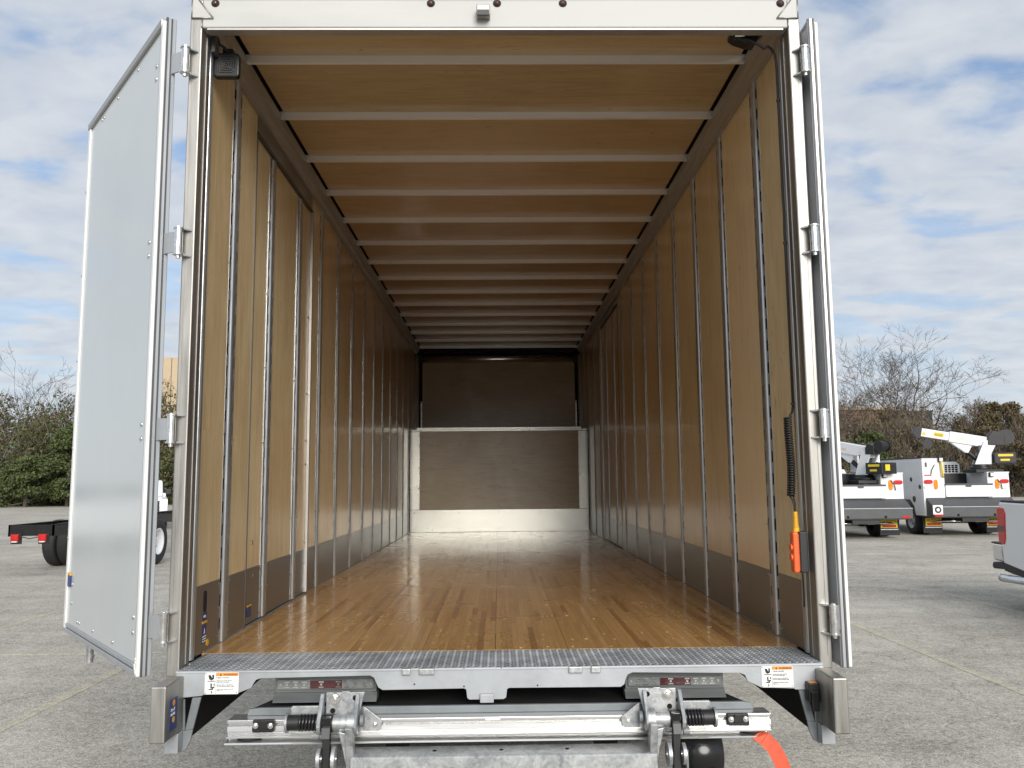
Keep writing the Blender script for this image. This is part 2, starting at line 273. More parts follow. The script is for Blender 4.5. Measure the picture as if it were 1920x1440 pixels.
# ------------------------------------------------------------------ mesh helpers
class MB:
    def __init__(s): s.v = []; s.f = []; s.smooth = []
    def add(s, vs, fs, sm=False):
        o = len(s.v); s.v += [tuple(p) for p in vs]; s.f += [tuple(i + o for i in f) for f in fs]; s.smooth += [sm] * len(fs); return s
    def box(s, x0, x1, y0, y1, z0, z1):
        x0, x1 = sorted((x0, x1)); y0, y1 = sorted((y0, y1)); z0, z1 = sorted((z0, z1))
        v = [(x0, y0, z0), (x1, y0, z0), (x1, y1, z0), (x0, y1, z0), (x0, y0, z1), (x1, y0, z1), (x1, y1, z1), (x0, y1, z1)]
        return s.add(v, [(0, 3, 2, 1), (4, 5, 6, 7), (0, 1, 5, 4), (1, 2, 6, 5), (2, 3, 7, 6), (3, 0, 4, 7)])
    def obox(s, c, ax, ay, az):
        c = Vector(c); ax, ay, az = Vector(ax), Vector(ay), Vector(az)
        v = [c + a * ax + b * ay + d * az for d in (-1, 1) for a, b in ((-1, -1), (1, -1), (1, 1), (-1, 1))]
        return s.add(v, [(0, 3, 2, 1), (4, 5, 6, 7), (0, 1, 5, 4), (1, 2, 6, 5), (2, 3, 7, 6), (3, 0, 4, 7)])
    def prism(s, poly, axis, a, b):
        """2-D outline extruded along 'x', 'y' or 'z' from a to b"""
        n = len(poly)
        def p3(p, t): return {'x': (t, p[0], p[1]), 'y': (p[0], t, p[1]), 'z': (p[0], p[1], t)}[axis]
        v = [p3(p, a) for p in poly] + [p3(p, b) for p in poly]
        return s.add(v, [tuple(range(n))[::-1], tuple(range(n, 2 * n))] + [(i, (i + 1) % n, n + (i + 1) % n, n + i) for i in range(n)])
    def cyl(s, p0, p1, r, n=16, r2=None, cap=True, sm=True):
        p0, p1 = Vector(p0), Vector(p1); d = (p1 - p0).normalized(); u = d.orthogonal().normalized(); w_ = d.cross(u); r2 = r if r2 is None else r2
        c = [u * math.cos(2 * math.pi * i / n) + w_ * math.sin(2 * math.pi * i / n) for i in range(n)]
        s.add([p0 + q * r for q in c] + [p1 + q * r2 for q in c], [(i, (i + 1) % n, n + (i + 1) % n, n + i) for i in range(n)], sm)
        if cap: s.add([p0 + q * r for q in c] + [p1 + q * r2 for q in c], [tuple(range(n))[::-1], tuple(range(n, 2 * n))])
        return s
    def lathe(s, prof, c, axis, n=28):
        """profile of (distance along axis, radius) turned about axis through c"""
        c = Vector(c); d = Vector(axis).normalized(); u = d.orthogonal().normalized(); w_ = d.cross(u); v = []; f = []
        for (t, r) in prof:
            for i in range(n):
                a = 2 * math.pi * i / n; v.append(c + d * t + (u * math.cos(a) + w_ * math.sin(a)) * r)
        for k in range(len(prof) - 1):
            for i in range(n):
                j = (i + 1) % n; f.append((k * n + i, k * n + j, (k + 1) * n + j, (k + 1) * n + i))
        return s.add(v, f, True)
    def tube(s, pts, r, n=8, closed=False):
        pts = [Vector(p) for p in pts]; v = []; f = []; prev = None
        for i, p in enumerate(pts):
            d = (pts[min(i + 1, len(pts) - 1)] - pts[max(i - 1, 0)]).normalized()
            u = d.orthogonal().normalized() if prev is None else (prev - d * prev.dot(d)).normalized()
            prev = u; w_ = d.cross(u); rr = r[i] if isinstance(r, (list, tuple)) else r
            v += [p + (u * math.cos(2 * math.pi * k / n) + w_ * math.sin(2 * math.pi * k / n)) * rr for k in range(n)]
        for i in range(len(pts) - 1):
            for k in range(n):
                f.append((i * n + k, i * n + (k + 1) % n, (i + 1) * n + (k + 1) % n, (i + 1) * n + k))
        f.append(tuple(range(n))[::-1]); m = (len(pts) - 1) * n; f.append(tuple(range(m, m + n)))
        return s.add(v, f, True)
    def dome(s, c, axis, r, h, n=10, k=3):
        return s.lathe([(h * math.sin(math.pi / 2 * i / k), max(r * math.cos(math.pi / 2 * i / k), r * 0.02)) for i in range(k + 1)], c, axis, n)
    def mesh(s, name):
        me = bpy.data.meshes.new(name); me.from_pydata(s.v, [], s.f)
        me.polygons.foreach_set('use_smooth', s.smooth); me.update(); return me
    def build(s, name, mat, parent=None, bevel=0.0, seg=2, loc=None):
        me = s.mesh(name); me.materials.append(MAT[mat])
        o = bpy.data.objects.new(name, me); COL.objects.link(o); o.parent = parent
        if loc: o.location = loc
        if bevel:
            b = o.modifiers.new('bevel', 'BEVEL'); b.width = bevel; b.segments = seg; b.limit_method = 'ANGLE'; b.angle_limit = R(40)
            b.harden_normals = False
        return o
def link(name, me, parent=None, loc=(0, 0, 0), rot=(0, 0, 0), scale=(1, 1, 1)):
    o = bpy.data.objects.new(name, me); COL.objects.link(o); o.parent = parent; o.location = loc; o.rotation_euler = rot; o.scale = scale; return o
def empty(name, loc=(0, 0, 0), rz=0.0):
    o = bpy.data.objects.new(name, None); COL.objects.link(o); o.location = loc; o.rotation_euler = (0, 0, rz); o.empty_display_size = 0.2; return o
def tag(o, label=None, cat=None, group=None, kind=None):
    for k, x in (('label', label), ('category', cat), ('group', group), ('kind', kind)):
        if x: o[k] = x
    return o
def copy_tree(o, parent=None):
    c = o.copy(); COL.objects.link(c); c.parent = parent
    for ch in list(o.children): copy_tree(ch, c)
    return c
def text(name, body, size, mat, parent, loc, rot=(math.pi / 2, 0, 0), sx=1.0, align='LEFT', space=1.0):
    cu = bpy.data.curves.new(name, 'FONT'); cu.body = body; cu.size = size; cu.align_x = align; cu.extrude = 0.0003; cu.space_character = space
    cu.resolution_u = 3; cu.materials.append(MAT[mat])
    o = bpy.data.objects.new(name, cu); COL.objects.link(o); o.parent = parent; o.location = loc; o.rotation_euler = rot; o.scale = (sx, 1, 1); TEXTS.append(o); return o
TEXTS = []
def rrect(x0, x1, z0, z1, r, n=4):
    p = []
    for cx, cz, a0 in ((x1 - r, z1 - r, 0), (x0 + r, z1 - r, 90), (x0 + r, z0 + r, 180), (x1 - r, z0 + r, 270)):
        p += [(cx + r * math.cos(R(a0 + 90 * i / n)), cz + r * math.sin(R(a0 + 90 * i / n))) for i in range(n + 1)]
    return p

# ------------------------------------------------------------------ ground
g = MB().add([(-400, -300, 0), (400, -300, 0), (400, 70, 0), (-400, 70, 0)], [(0, 1, 2, 3)])
ground = tag(g.build('ground', 'asphalt'), 'weathered pale grey asphalt of the parking lot', 'ground', kind='structure')
mk('soil', (0.10, 0.085, 0.055), 0.95, 0, 0.25, 0.6)
tag(MB().add([(-600, 70, -0.02), (600, 70, -0.02), (600, 700, -0.02), (-600, 700, -0.02)], [(0, 1, 2, 3)]).build('verge', 'soil'), 'brown leaf-littered ground under the trees beyond the lot', 'ground', kind='structure')
for (x, y0, y1, wd) in ((-3.75, 0.5, 5.7, 0.10), (-6.40, 3.0, 9.0, 0.10), (4.40, 2.0, 7.6, 0.10), (6.95, 6.0, 9.9, 0.09), (-9.1, 1.0, 7.0, 0.10), (9.6, 3, 8, 0.1)):
    MB().box(x - wd / 2, x + wd / 2, y0, y1, 0.0005, 0.004).build('parking_line', 'line_paint', ground)
MB().box(-12, -1.5, 6.03, 6.09, 0.0005, 0.004).build('parking_line', 'line_paint', ground)

# ------------------------------------------------------------------ the box truck (rear frame at y = 0, ground z = 0)
ZF, XI = 1.12, 1.236                  # cargo floor height, half width between the plywood liners
YE, YA = 8.30, 9.62                   # lower front wall, upper front wall over the cab
ZW = 3.735                            # top of the wall liner
ZKICK = 1.395
truck = tag(empty('box_truck'), 'large box truck with open rear doors, plywood lined cargo body and folded liftgate', 'truck')

# --- floor
fl = MB().box(-1.235, 1.235, 0.285, YE + 0.05, ZF - 0.10, ZF - 0.034).build('floor', 'undercoat', truck)
nb, bw = 98, 2 * XI / 98
pieces = []
for i in range(nb):
    x0 = -XI + i * bw; y = 0.283 - random.random() * 0.7
    while y < YE:
        ln = random.choice((0.3, 0.5, 0.65, 0.8, 0.95, 1.1, 1.3, 1.5)) * random.uniform(0.85, 1.15)
        a, b = max(y, 0.285), min(y + ln, YE - 0.002)
        if b - a > 0.05: pieces.append((x0, a, b, i))
        y += ln
def board(mb, x0, a, b, i, z=0.0):
    g = 0.0002 if (i % 12) else 0.0016         # the wider joint between ship-lapped planks
    e = 0.0006
    x1 = x0 + bw - 0.0002; x0 = x0 + g; zt = ZF + random.uniform(-0.0002, 0.0002); zb = ZF - 0.033
    a += 0.0002; b -= 0.0002
    v = [(x0, a, zb), (x1, a, zb), (x1, b, zb), (x0, b, zb), (x0, a, zt - e), (x1, a, zt - e), (x1, b, zt - e), (x0, b, zt - e),
         (x0 + e, a + e, zt), (x1 - e, a + e, zt), (x1 - e, b - e, zt), (x0 + e, b - e, zt)]
    mb.add(v, [(0, 3, 2, 1), (0, 1, 5, 4), (1, 2, 6, 5), (2, 3, 7, 6), (3, 0, 4, 7), (4, 5, 9, 8), (5, 6, 10, 9), (6, 7, 11, 10), (7, 4, 8, 11), (8, 9, 10, 11)])
def shown(p):
    d0, d1 = p[1] + 3.26, p[2] + 3.26
    return bw * (1 / d0 - 1 / d1) / ((d0 + d1) / 2)
pieces.sort(key=shown, reverse=True)
for p in pieces[:300]:
    mb = MB(); board(mb, *p); mb.build('floor_board', 'oak_floor', fl)
mb = MB()
for p in pieces[300:]: board(mb, *p)
tag(mb.build('floor_boards', 'oak_floor', fl), kind='stuff')
mb = MB()                                        # screw heads and staples in rows across the planks
for row in (0.34, 0.47, 0.62, 0.93, 1.25, 1.56, 1.9, 2.5, 3.1, 3.7):
    for i in range(0, nb, 6):
        for k in (1.2, 2.6):
            if random.random() < 0.3:
                x = -XI + (i + k) * bw + random.uniform(-.01, .01); y = row + random.uniform(-.02, .02)
                mb.box(x - .005, x + .005, y - .0006, y + .0006, ZF + .0003, ZF + .0010)
tag(mb.build('floor_screws', 'splinter', fl), kind='stuff')

# --- side walls
posts = [0.54 + 0.628 * k for k in range(15)]
def post_mesh(h, w2=0.062, hat=0.026, proud=0.012):
    """hat-section logistics post: two slotted flanges and a rounded rib, 'into the box' is +x, centre y = 0"""
    mb = MB(); prof = [(-hat, 0.003), (-hat + 0.004, proud * 0.75), (-hat + 0.012, proud), (hat - 0.012, proud), (hat - 0.004, proud * 0.75), (hat, 0.003)]
    prof = [(x, y) for y, x in prof]
    n = len(prof)
    for i in range(n - 1):
        (xa, ya), (xb, yb) = prof[i], prof[i + 1]
        mb.add([(xa, ya, 0), (xb, yb, 0), (xb, yb, h), (xa, ya, h)], [(0, 1, 2, 3)], True)
    for s in (-1, 1):
        a, b = sorted((s * hat, s * w2)); m0, m1 = a + (b - a) * (0.12 if s > 0 else 0.22), a + (b - a) * (0.78 if s > 0 else 0.88)
        mb.box(0.0, 0.003, a, m0, 0, h); mb.box(0.0, 0.003, m1, b, 0, h)
        z = 0.03
        while z < h:
            mb.box(0.0, 0.003, m0, m1, z - 0.0255, min(z + 0.0255, h)); z += 0.1016
    return mb
def side(sgn, doorspan, door_top):
    far = posts[-1] + 0.3
    sk = MB()
    xo = sgn * 1.295
    sk.box(sgn * 1.262, xo, 0.10, YA + 0.1, ZF - 0.16, 3.86)
    wall = sk.build('side_wall', 'vehicle_white', truck)
    MB().box(sgn * 1.2475, sgn * 1.2605, 0.12, YA, ZF - 0.05, 3.80).build('wall_cavity', 'void', wall)
    xin = sgn * XI; xb = sgn * (XI + 0.010)
    d0, d1 = doorspan
    door = MB().box(sgn * 1.2405, sgn * 1.2455, d0, d1, ZF + 0.012, door_top).build('side_door', 'rail', truck)
    # liner sheets and kick plates between the posts
    edges = [0.195] + [q for p in posts for q in (p - 0.058, p + 0.058)] + [YA]
    for k in range(0, len(edges), 2):
        a, b = edges[k], edges[k + 1]
        cuts = [a] + [q for q in (d0, d1) if a + 0.02 < q < b - 0.02] + [b]
        for c0, c1 in zip(cuts[:-1], cuts[1:]):
            ind = d0 - 0.01 < (c0 + c1) / 2 < d1 + 0.01
            par = door if ind else wall
            zt = door_top - 0.015 if ind else ZW
            zlo = ZKICK if c0 < YE - 0.2 else 2.56
            sh = 0.002 if ind else 0.0
            MB().box(sgn * (XI + sh), xb - sgn * 0.002 * ind, c0 + .0015, c1 - .0015, zlo, zt).build('wall_panel', 'ply_wall', par)
            if c0 < YE - 0.2:
                MB().box(sgn * (XI - 0.002 + sh), xb, c0 + .001, min(c1, YE) - .001, ZF + (0.014 if ind else 0.001), ZKICK + 0.004).build('kick_plate', 'kick', par, 0.001, 1)
    # header sheet above the side door and its frame
    if door_top < ZW - 0.05:
        MB().box(sgn * (XI - 0.001), sgn * (XI + .009), d0 + .01, d1 - .01, door_top + 0.02, ZW).build('door_header', 'kick', wall)
        fr = MB().box(sgn * (XI - 0.007), sgn * (XI + 0.006), d0 - .006, d1 + .01, door_top, door_top + 0.018)
        fr.box(sgn * (XI - 0.004), sgn * (XI + 0.006), d0 - .006, d0 + .003, ZF, door_top)
        fr.build('door_frame', 'seal_dark', door)
        jm = MB().box(sgn * (XI - 0.016), sgn * (XI + 0.004), d1 - 0.040, d1 - 0.018, ZF + .01, door_top)
        jm.build('door_jamb', 'rail', door, 0.004)
        hb = MB()
        for z in (1.17, 1.33, 1.46, 1.95, 2.1, 2.4, 2.9, 3.3):
            for dy in (-0.065, -0.055):
                hb.dome((sgn * (XI + .002), d1 + dy, z + dy * 0.3), (-sgn, 0, 0), 0.008, 0.005)
        hb.dome((sgn * (XI + .002), d0 + 0.12, 1.36), (-sgn, 0, 0), 0.012, 0.006); hb.dome((sgn * (XI + .002), d0 + 0.10, 1.52), (-sgn, 0, 0), 0.012, 0.006)
        tag(hb.build('door_rivets', 'zinc_bolt', door), kind='stuff')
    # slotted posts
    hi = post_mesh(ZW - ZF - 0.004).mesh('wall_post'); hi.materials.append(MAT['galv_sheet'])
    lo = post_mesh(door_top - ZF - 0.03).mesh('wall_post_short'); lo.materials.append(MAT['galv_sheet'])
    at = post_mesh(ZW - 2.56).mesh('wall_post_attic'); at.materials.append(MAT['galv_sheet'])
    for p in posts:
        ind = d0 < p < d1
        me, z, par = (lo, ZF + 0.013, door) if ind else ((hi, ZF + 0.002, wall) if p < YE else (at, 2.56, wall))
        link('wall_post', me, par, (sgn * (XI + 0.002), p, z), (0, 0, 0), (-sgn, 1, 1))
    rear = post_mesh(ZW - ZF - 0.004, 0.045, 0.022, 0.016).mesh('rear_post'); rear.materials.append(MAT['galv_sheet'])
    link('rear_post', rear, wall, (sgn * (XI + 0.002), 0.150, ZF + 0.002), (0, 0, 0), (-sgn, 1, 1))
    # rivets
    rv = MB()
    for p in posts:
        if p > YE: continue
        for s in (-1, 1):
            for z in [1.38, 1.28, 1.16] + [1.62 + 0.40 * k + random.uniform(-.015, .015) for k in range(6)]:
                if z < ZW - 0.1: rv.dome((sgn * (XI - .001), p + s * 0.074, z), (-sgn, 0, 0), 0.0055 if z < 1.4 else 0.004, 0.003, 8, 2)
    tag(rv.build('wall_rivets', 'zinc_bolt', wall), kind='stuff')
    # cove rail along the ceiling
    pr = [(sgn * x, z) for x, z in ((1.247, 3.70), (1.218, 3.70), (1.214, 3.715), (1.196, 3.725), (1.190, 3.742), (1.176, 3.752), (1.168, 3.79), (1.172, 3.80), (1.20, 3.80), (1.247, 3.83))]
    if sgn > 0: pr = pr[::-1]
    MB().prism(pr, 'y', 0.06, 9.0).build('cove_rail', 'rail', wall)
    # base angle where wall meets floor
    MB().box(sgn * (XI - 0.004), sgn * (XI + .008), 0.30, YE, ZF - 0.005, ZF + 0.006).build('base_strip', 'bracket_grey', wall)
    return wall, door
wall_l, sdoor_l = side(-1, (0.86, 2.13), 3.595)
wall_r, sdoor_r = side(1, (5.20, 6.62), 3.62)
sdoor_l['label'] = 'plywood faced side door near the rear'; sdoor_r['label'] = 'plywood faced side door deep inside'

# decals and the grab slot on the first left kick plate
dec = MB().prism([(y, z) for y, z in rrect(0.283, 0.318, 1.285, 1.372, 0.017)], 'x', -XI + 0.0025, -XI + 0.004).build('grab_slot', 'void', wall_l)
def plate_x(name, y0, y1, z0, z1, mat, off, par=wall_l): return MB().box(-XI + 0.0025, -XI + 0.0025 + off, y0, y1, z0, z1).build(name, mat, par)
plate_x('decal', 0.278, 0.325, 1.158, 1.285, 'sign_blue', 0.0010)
plate_x('decal_stripe', 0.274, 0.330, 1.238, 1.248, 'yellow', 0.0016)
plate_x('decal_print', 0.288, 0.312, 1.262, 1.272, 'sign_white', 0.0016)
for k in range(3): plate_x('decal_print', 0.281, 0.322, 1.163 + 0.010 * k, 1.168 + 0.010 * k, 'sign_white', 0.0016)
MB().prism([(0.296, 1.197), (0.309, 1.197), (0.3025, 1.218)], 'x', -XI + 0.0025, -XI + 0.0041).build('decal_print', 'sign_white', wall_l)
MB().cyl((-XI + .002, 0.345, 1.108 + 0.045), (-XI + .0042, 0.345, 1.153), 0.014, 18).build('round_decal', 'yellow', wall_l)
plate_x('decal', 0.888, 0.955, 1.165, 1.215, 'sign_blue', 0.0010); plate_x('decal_stripe', 0.888, 0.960, 1.215, 1.223, 'yellow', 0.0014)

# --- roof, ceiling sheets and bows
rf = MB().box(-1.295, 1.295, 0.09, YA + 0.1, 3.865, 3.90).build('roof', 'aluminium', truck)
MB().box(-1.26, 1.26, 0.10, YA, 3.845, 3.862).build('roof_lining', 'void', rf)
bows = [0.455 + 0.6055 * k for k in range(15)]
bow_me = MB().box(-1.176, 1.176, -0.010, 0.010, 3.772, 3.812)
bow_me.box(-1.176, 1.176, 0.0102, 0.024, 3.802, 3.8055)
bm_ = bow_me.mesh('roof_bow'); bm_.materials.append(MAT['bow'])
for y in bows: link('roof_bow', bm_, rf, (0, y, 0))
ed = [0.055] + bows + [YA]
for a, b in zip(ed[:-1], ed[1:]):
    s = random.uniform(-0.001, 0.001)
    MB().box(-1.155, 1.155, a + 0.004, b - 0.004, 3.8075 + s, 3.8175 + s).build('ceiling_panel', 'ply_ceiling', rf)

# --- front wall: lower bulkhead, upper wall over the cab
fw = MB().box(-1.26, 1.26, YE + 0.012, YE + 0.05, ZF - 0.05, 2.52).build('front_wall', 'void', truck)
MB().box(-1.10, 1.10, YE, YE + 0.011, 1.425, 2.50).build('plywood_panel', 'ply_end', fw)
MB().box(-XI, XI, YE - 0.006, YE + 0.010, ZF + 0.002, 1.424).build('kick_plate', 'end_plate', fw, 0.002)
for s in (-1, 1): MB().box(s * 1.101, s * XI, YE - 0.003, YE + 0.011, 1.426, 2.50).build('side_plate', 'end_plate', fw, 0.002)
lg = MB().box(-XI, XI, YE - 0.02, YE + 0.06, 2.502, 2.528); lg.box(-1.15, 1.15, YE + 0.03, YE + 0.06, 2.528, 2.56)
lg.build('ledge', 'end_plate', fw, 0.003)
rv = MB()
for x in (-1.17, -0.56, 0, 0.56, 1.17):
    for z in (1.17, 1.385): rv.dome((x, YE - 0.006, z), (0, -1, 0), 0.010, 0.006)
for x in (-1.10, 1.10):
    for z in (1.72, 2.0, 2.3, 2.45): rv.dome((x + (.01 if x > 0 else -.01), YE - 0.003, z), (0, -1, 0), 0.010, 0.006)
for x in (-0.55, 0, 0.55):
    for z in (1.72, 2.05, 2.33): rv.dome((x, YE, z), (0, -1, 0), 0.008, 0.004)
tag(rv.build('wall_rivets', 'zinc_bolt', fw), kind='stuff')
uw = MB().box(-1.26, 1.26, YA + 0.012, YA + 0.05, 2.40, 3.86).build('upper_front_wall', 'void', truck)
MB().box(-1.19, 1.19, YA, YA + 0.011, 2.56, 3.66).build('plywood_panel', 'ply_end', uw)
MB().box(-1.26, 1.26, YE + 0.05, YA, 2.52, 2.556).build('attic_floor', 'ply_end', uw)
MB().lathe([(0, .001), (0, 0.052), (2.40, 0.052), (2.40, .001)], (-1.20, YA - 0.06, 3.705), (1, 0, 0), 20).build('top_tube', 'extrusion', uw)
for s in (-1, 1):
    MB().box(s * 1.192, s * 1.215, YA - 0.01, YA + 0.011, 2.56, 3.05).build('side_strip', 'extrusion', uw, .003)
    MB().box(s * 1.18, s * 1.235, YA - 0.12, YA - 0.01, 3.64, 3.77).build('tube_bracket', 'black', uw, .004)
MB().box(-1.2, 1.2, 8.98, 9.06, 3.74, 3.84).build('dark_header', 'undercoat', uw)
MB().box(-1.29, 1.29, YA + 0.1, YA + 0.14, 2.2, 3.9).build('nose_panel', 'vehicle_white', truck)
MB().box(-1.29, 1.29, YE + 0.05, YE + 0.10, ZF - 0.16, 2.39).build('bulkhead_skin', 'vehicle_white', truck)

# --- rear frame
hd = MB().box(-1.221, 1.221, 0.0, 0.055, 3.690, 3.812).build('rear_header', 'aluminium', truck, 0.006)
MB().box(-1.20, 1.20, 0.004, 0.05, 3.683, 3.690).build('header_lip', 'rail', hd)
for x in (-1.168, -0.274, 0.002, 0.277, 1.192):
    ml = MB().dome((x, 0, 3.797), (0, -1, 0), 0.0115, 0.010, 16, 4).build('marker_light', 'red_lens', hd)
    MB().lathe([(0, 0.0115), (0.004, 0.0155), (0.0005, 0.0175)], (x, 0, 3.797), (0, -1, 0), 18).build('marker_ring', 'rubber', ml)
kp = MB().box(-0.083, -0.027, -0.045, 0.0, 3.722, 3.768).build('door_keeper', 'stainless', hd, 0.004)
MB().box(-0.079, -0.031, -0.047, -0.04, 3.7195, 3.7425).build('keeper_mouth', 'black', kp)
for s in (-1, 1):
    pm = MB().box(s * 1.2195, s * 1.2690, 0.0, 0.105, ZF - 0.03, 3.812)
    po = pm.build('corner_post', 'stainless', truck, 0.005)
    # fold lines of the formed post
    MB().box(s * 1.2525, s * 1.2545, -0.0025, 0.0, ZF + 0.02, 3.70).build('post_bead', 'stainless', po)
    MB().box(s * 1.2170, s * 1.2195, 0.060, 0.066, ZF + 0.005, 3.68).build('post_bead', 'rail', po)
    # inner return of the frame, back to the first wall post
    MB().box(s * 1.2225, s * 1.262, 0.1052, 0.1120, ZF, 3.74).build('frame_return', 'rail', po)
    gp = [(s * 1.266, 3.814), (s * 1.266, 3.728), (s * 1.172, 3.728), (s * 1.235, 3.814)]
    if s > 0: gp = gp[::-1]
    gu = MB().prism(gp, 'y', -0.004, 0.002).build('gusset', 'aluminium', po, 0.001, 1)
    wd = MB()
    q = [(s * 1.262, 3.812), (s * 1.262, 3.730), (s * 1.174, 3.730), (s * 1.236, 3.812)]
    for a, b in zip(q[:-1], q[1:]): wd.tube([(a[0], -0.004, a[1]), ((a[0] + b[0]) / 2, -0.0045, (a[1] + b[1]) / 2), (b[0], -0.004, b[1])], 0.0032, 6)
    wd.tube([(s * 1.2205, -0.001, 3.728), (s * 1.2205, -0.002, 3.70), (s * 1.2205, -0.001, 3.69)], 0.003, 6)
    wd.build('weld_bead', 'stainless', gu)

# --- rear doors
HZ = (3.53, 2.772, 2.027, 1.278)
def hinge(par, s, z, ang, half=0.056):
    """barrel hinge: two ears on the post face, a barrel, a strap toward the door"""
    bx_, by_ = s * 1.270, -0.034
    h = MB().cyl((bx_, by_, z - half + 0.006), (bx_, by_, z + half - 0.006), 0.0165, 18)
    h = h.build('hinge', 'zinc_bolt', par)
    for dz in (-half, half - 0.006):
        e = MB()
        e.obox((s * 1.256, -0.014, z + dz + 0.003), (s * 0.016, -0.018, 0), (0.010, 0.009 * s, 0), (0, 0, 0.0032))
        e.cyl((bx_, by_, z + dz), (bx_, by_, z + dz + 0.006), 0.021, 18); e.build('hinge_ear', 'zinc_bolt', h)
    MB().cyl((bx_, by_, z - half - 0.013), (bx_, by_, z - half), 0.009, 8).build('hinge_nut', 'zinc_bolt', h); MB().dome((bx_, by_, z + half), (0, 0, 1), 0.010, 0.007).build('hinge_cap', 'zinc_bolt', h)
    return h
DH = (1.092, 3.730)                    # bottom and top of the door leaf
def rear_door(corner, ang, wid, s, thick=0.055):
    """leaf in its own frame: +u along the leaf away from the hinge, +n out of the inner face"""
    u = Vector((math.cos(ang), math.sin(ang), 0)); n = Vector((u.y, -u.x, 0)) * (-1 if s < 0 else 1)
    o = Vector((corner[0], corner[1], 0))
    def P(a, b, z): return o + u * a + n * b + Vector((0, 0, z))
    def bx(mb, a0, a1, b0, b1, z0, z1): return mb.obox(P((a0 + a1) / 2, (b0 + b1) / 2, (z0 + z1) / 2), u * ((a1 - a0) / 2), n * ((b1 - b0) / 2), Vector((0, 0, (z1 - z0) / 2)))
    z0, z1 = DH
    d = bx(MB(), 0.012, wid - 0.012, -thick + 0.004, -0.004, z0 + 0.012, z1 - 0.012).build('rear_door', 'white_skin', truck)
    bx(MB(), 0.045, wid - 0.055, -0.004, -0.002, z0 + 0.045, z1 - 0.045).build('inner_skin', 'white_skin', d)
    # perimeter extrusion
    f1 = bx(bx(MB(), 0, 0.012, -thick, -0.030, z0, z1), 0.0, 0.010, -0.026, -0.012, z0 + .001, z1 - .001)
    f1.build('edge_extrusion', 'grey_trim', d, 0.002, 1)
    f2 = bx(bx(MB(), -0.001, 0.014, -0.030, -0.026, z0 + .002, z1 - .002), -0.003, 0.012, -0.012, -0.006, z0 + .002, z1 - .002)
    f2.build('edge_seal', 'seal_dark', d)
    bx(MB(), -0.004, 0.026, -0.006, 0.008, z0 + .004, z1 - 0.02).build('gasket', 'white_trim', d, 0.004)
    bx(MB(), 0.028, 0.045, -0.004, 0.004, z0 + 0.03, z1 - 0.045).build('skin_trim', 'grey_trim', d, 0.001, 1)
    f3 = bx(bx(MB(), wid - 0.052, wid - 0.014, -0.004, 0.006, z0 + 0.012, z1 - 0.03), wid - 0.013, wid + 0.012, -thick, -0.010, z0 + 0.002, z1 - 0.035)
    f3.build('lead_extrusion', 'white_trim', d, 0.003)
    bx(MB(), 0.02, wid - 0.01, -0.03, 0.010, z1 - 0.036, z1 - 0.002).build('top_extrusion', 'rail', d, 0.004)
    fb = bx(bx(MB(), 0.02, wid - 0.01, -0.03, 0.008, z0 + 0.002, z0 + 0.022), 0.026, wid - 0.012, -0.006, 0.004, z0 + 0.026, z0 + 0.044)
    fb.build('bottom_extrusion', 'grey_trim', d, 0.002, 1)
    bo = MB()
    for z in HZ:
        for dz in (0.025, -0.032): bo.dome(P(0.105, -0.002, z + dz), n, 0.011, 0.007)
    for z in (1.24, 1.33): bo.dome(P(wid - 0.14, -0.002, z), n, 0.010, 0.006)
    for z in (1.55, 2.0, 2.45, 2.9, 3.35): bo.dome(P(wid - 0.03, 0.006, z), n, 0.008, 0.005)
    for a in (0.40, 0.75, 1.02, 1.06): bo.dome(P(a, -0.002, z1 - 0.07), n, 0.009, 0.006); bo.dome(P(a, -0.002, z0 + 0.075), n, 0.009, 0.006)
    tag(bo.build('door_bolts', 'zinc_bolt', d), kind='stuff')
    ck = MB()
    for k in range(5): ck.dome(P(0.02 + random.uniform(-.01, .012), 0.002, z0 + 0.02 + 0.012 * k), n, 0.014 - 0.0015 * k, 0.010, 8)
    ck.build('sealant_blob', 'caulk', d)
    for z in HZ:
        h = hinge(d, s, z, ang)
        st = MB(); a = Vector((s * 1.270, -0.034, z)); b = P(0.004, -0.03, z)
        dv = (b - a); nn = Vector((-dv.y, dv.x, 0)).normalized()
        st.obox((a + b) / 2, dv / 2, nn * 0.003, Vector((0, 0, 0.042))); st.build('hinge_strap', 'grey_trim', h)
    return d, P, bx, u, n
aL = math.atan2(1.06, -0.825)
dl, PL, bxl, uL, nL = rear_door((-1.364, -0.018), aL, 1.343, -1, 0.046)
dl['label'] = 'white rear door swung wide open'
# decal, lock rod and its foot on the left door
bxl(MB(), 1.225, 1.28, -0.002, 0.0065, 1.315, 1.37).build('decal', 'sign_blue', dl); bxl(MB(), 1.225, 1.28, 0, 0.007, 1.37, 1.382).build('decal_stripe', 'yellow', dl)
lr = MB().cyl(PL(1.20, -0.095, 0.945), PL(1.20, -0.095, 3.755), 0.017, 14).build('lock_rod', 'galvanised', dl)
MB().tube([PL(1.20, -0.095, 0.97), PL(1.24, -0.11, 0.96), PL(1.30, -0.13, 0.955)], 0.010, 8).build('lock_cam', 'galvanised', lr)
MB().tube([PL(1.20, -0.095, 3.755), PL(1.24, -0.10, 3.765), PL(1.29, -0.11, 3.76)], 0.010, 8).build('lock_cam', 'galvanised', lr)
for z in (1.14, 2.2, 3.6): bxl(MB(), 1.17, 1.23, -0.115, -0.055, z - .03, z + .03).build('rod_guide', 'galvanised', lr, .004)
dr, PR, bxr, uR, nR = rear_door((1.334, -0.004), math.atan2(1.0, 0.004), 1.295, 1, 0.034)
dr['label'] = 'white rear door folded back along the outside of the body'

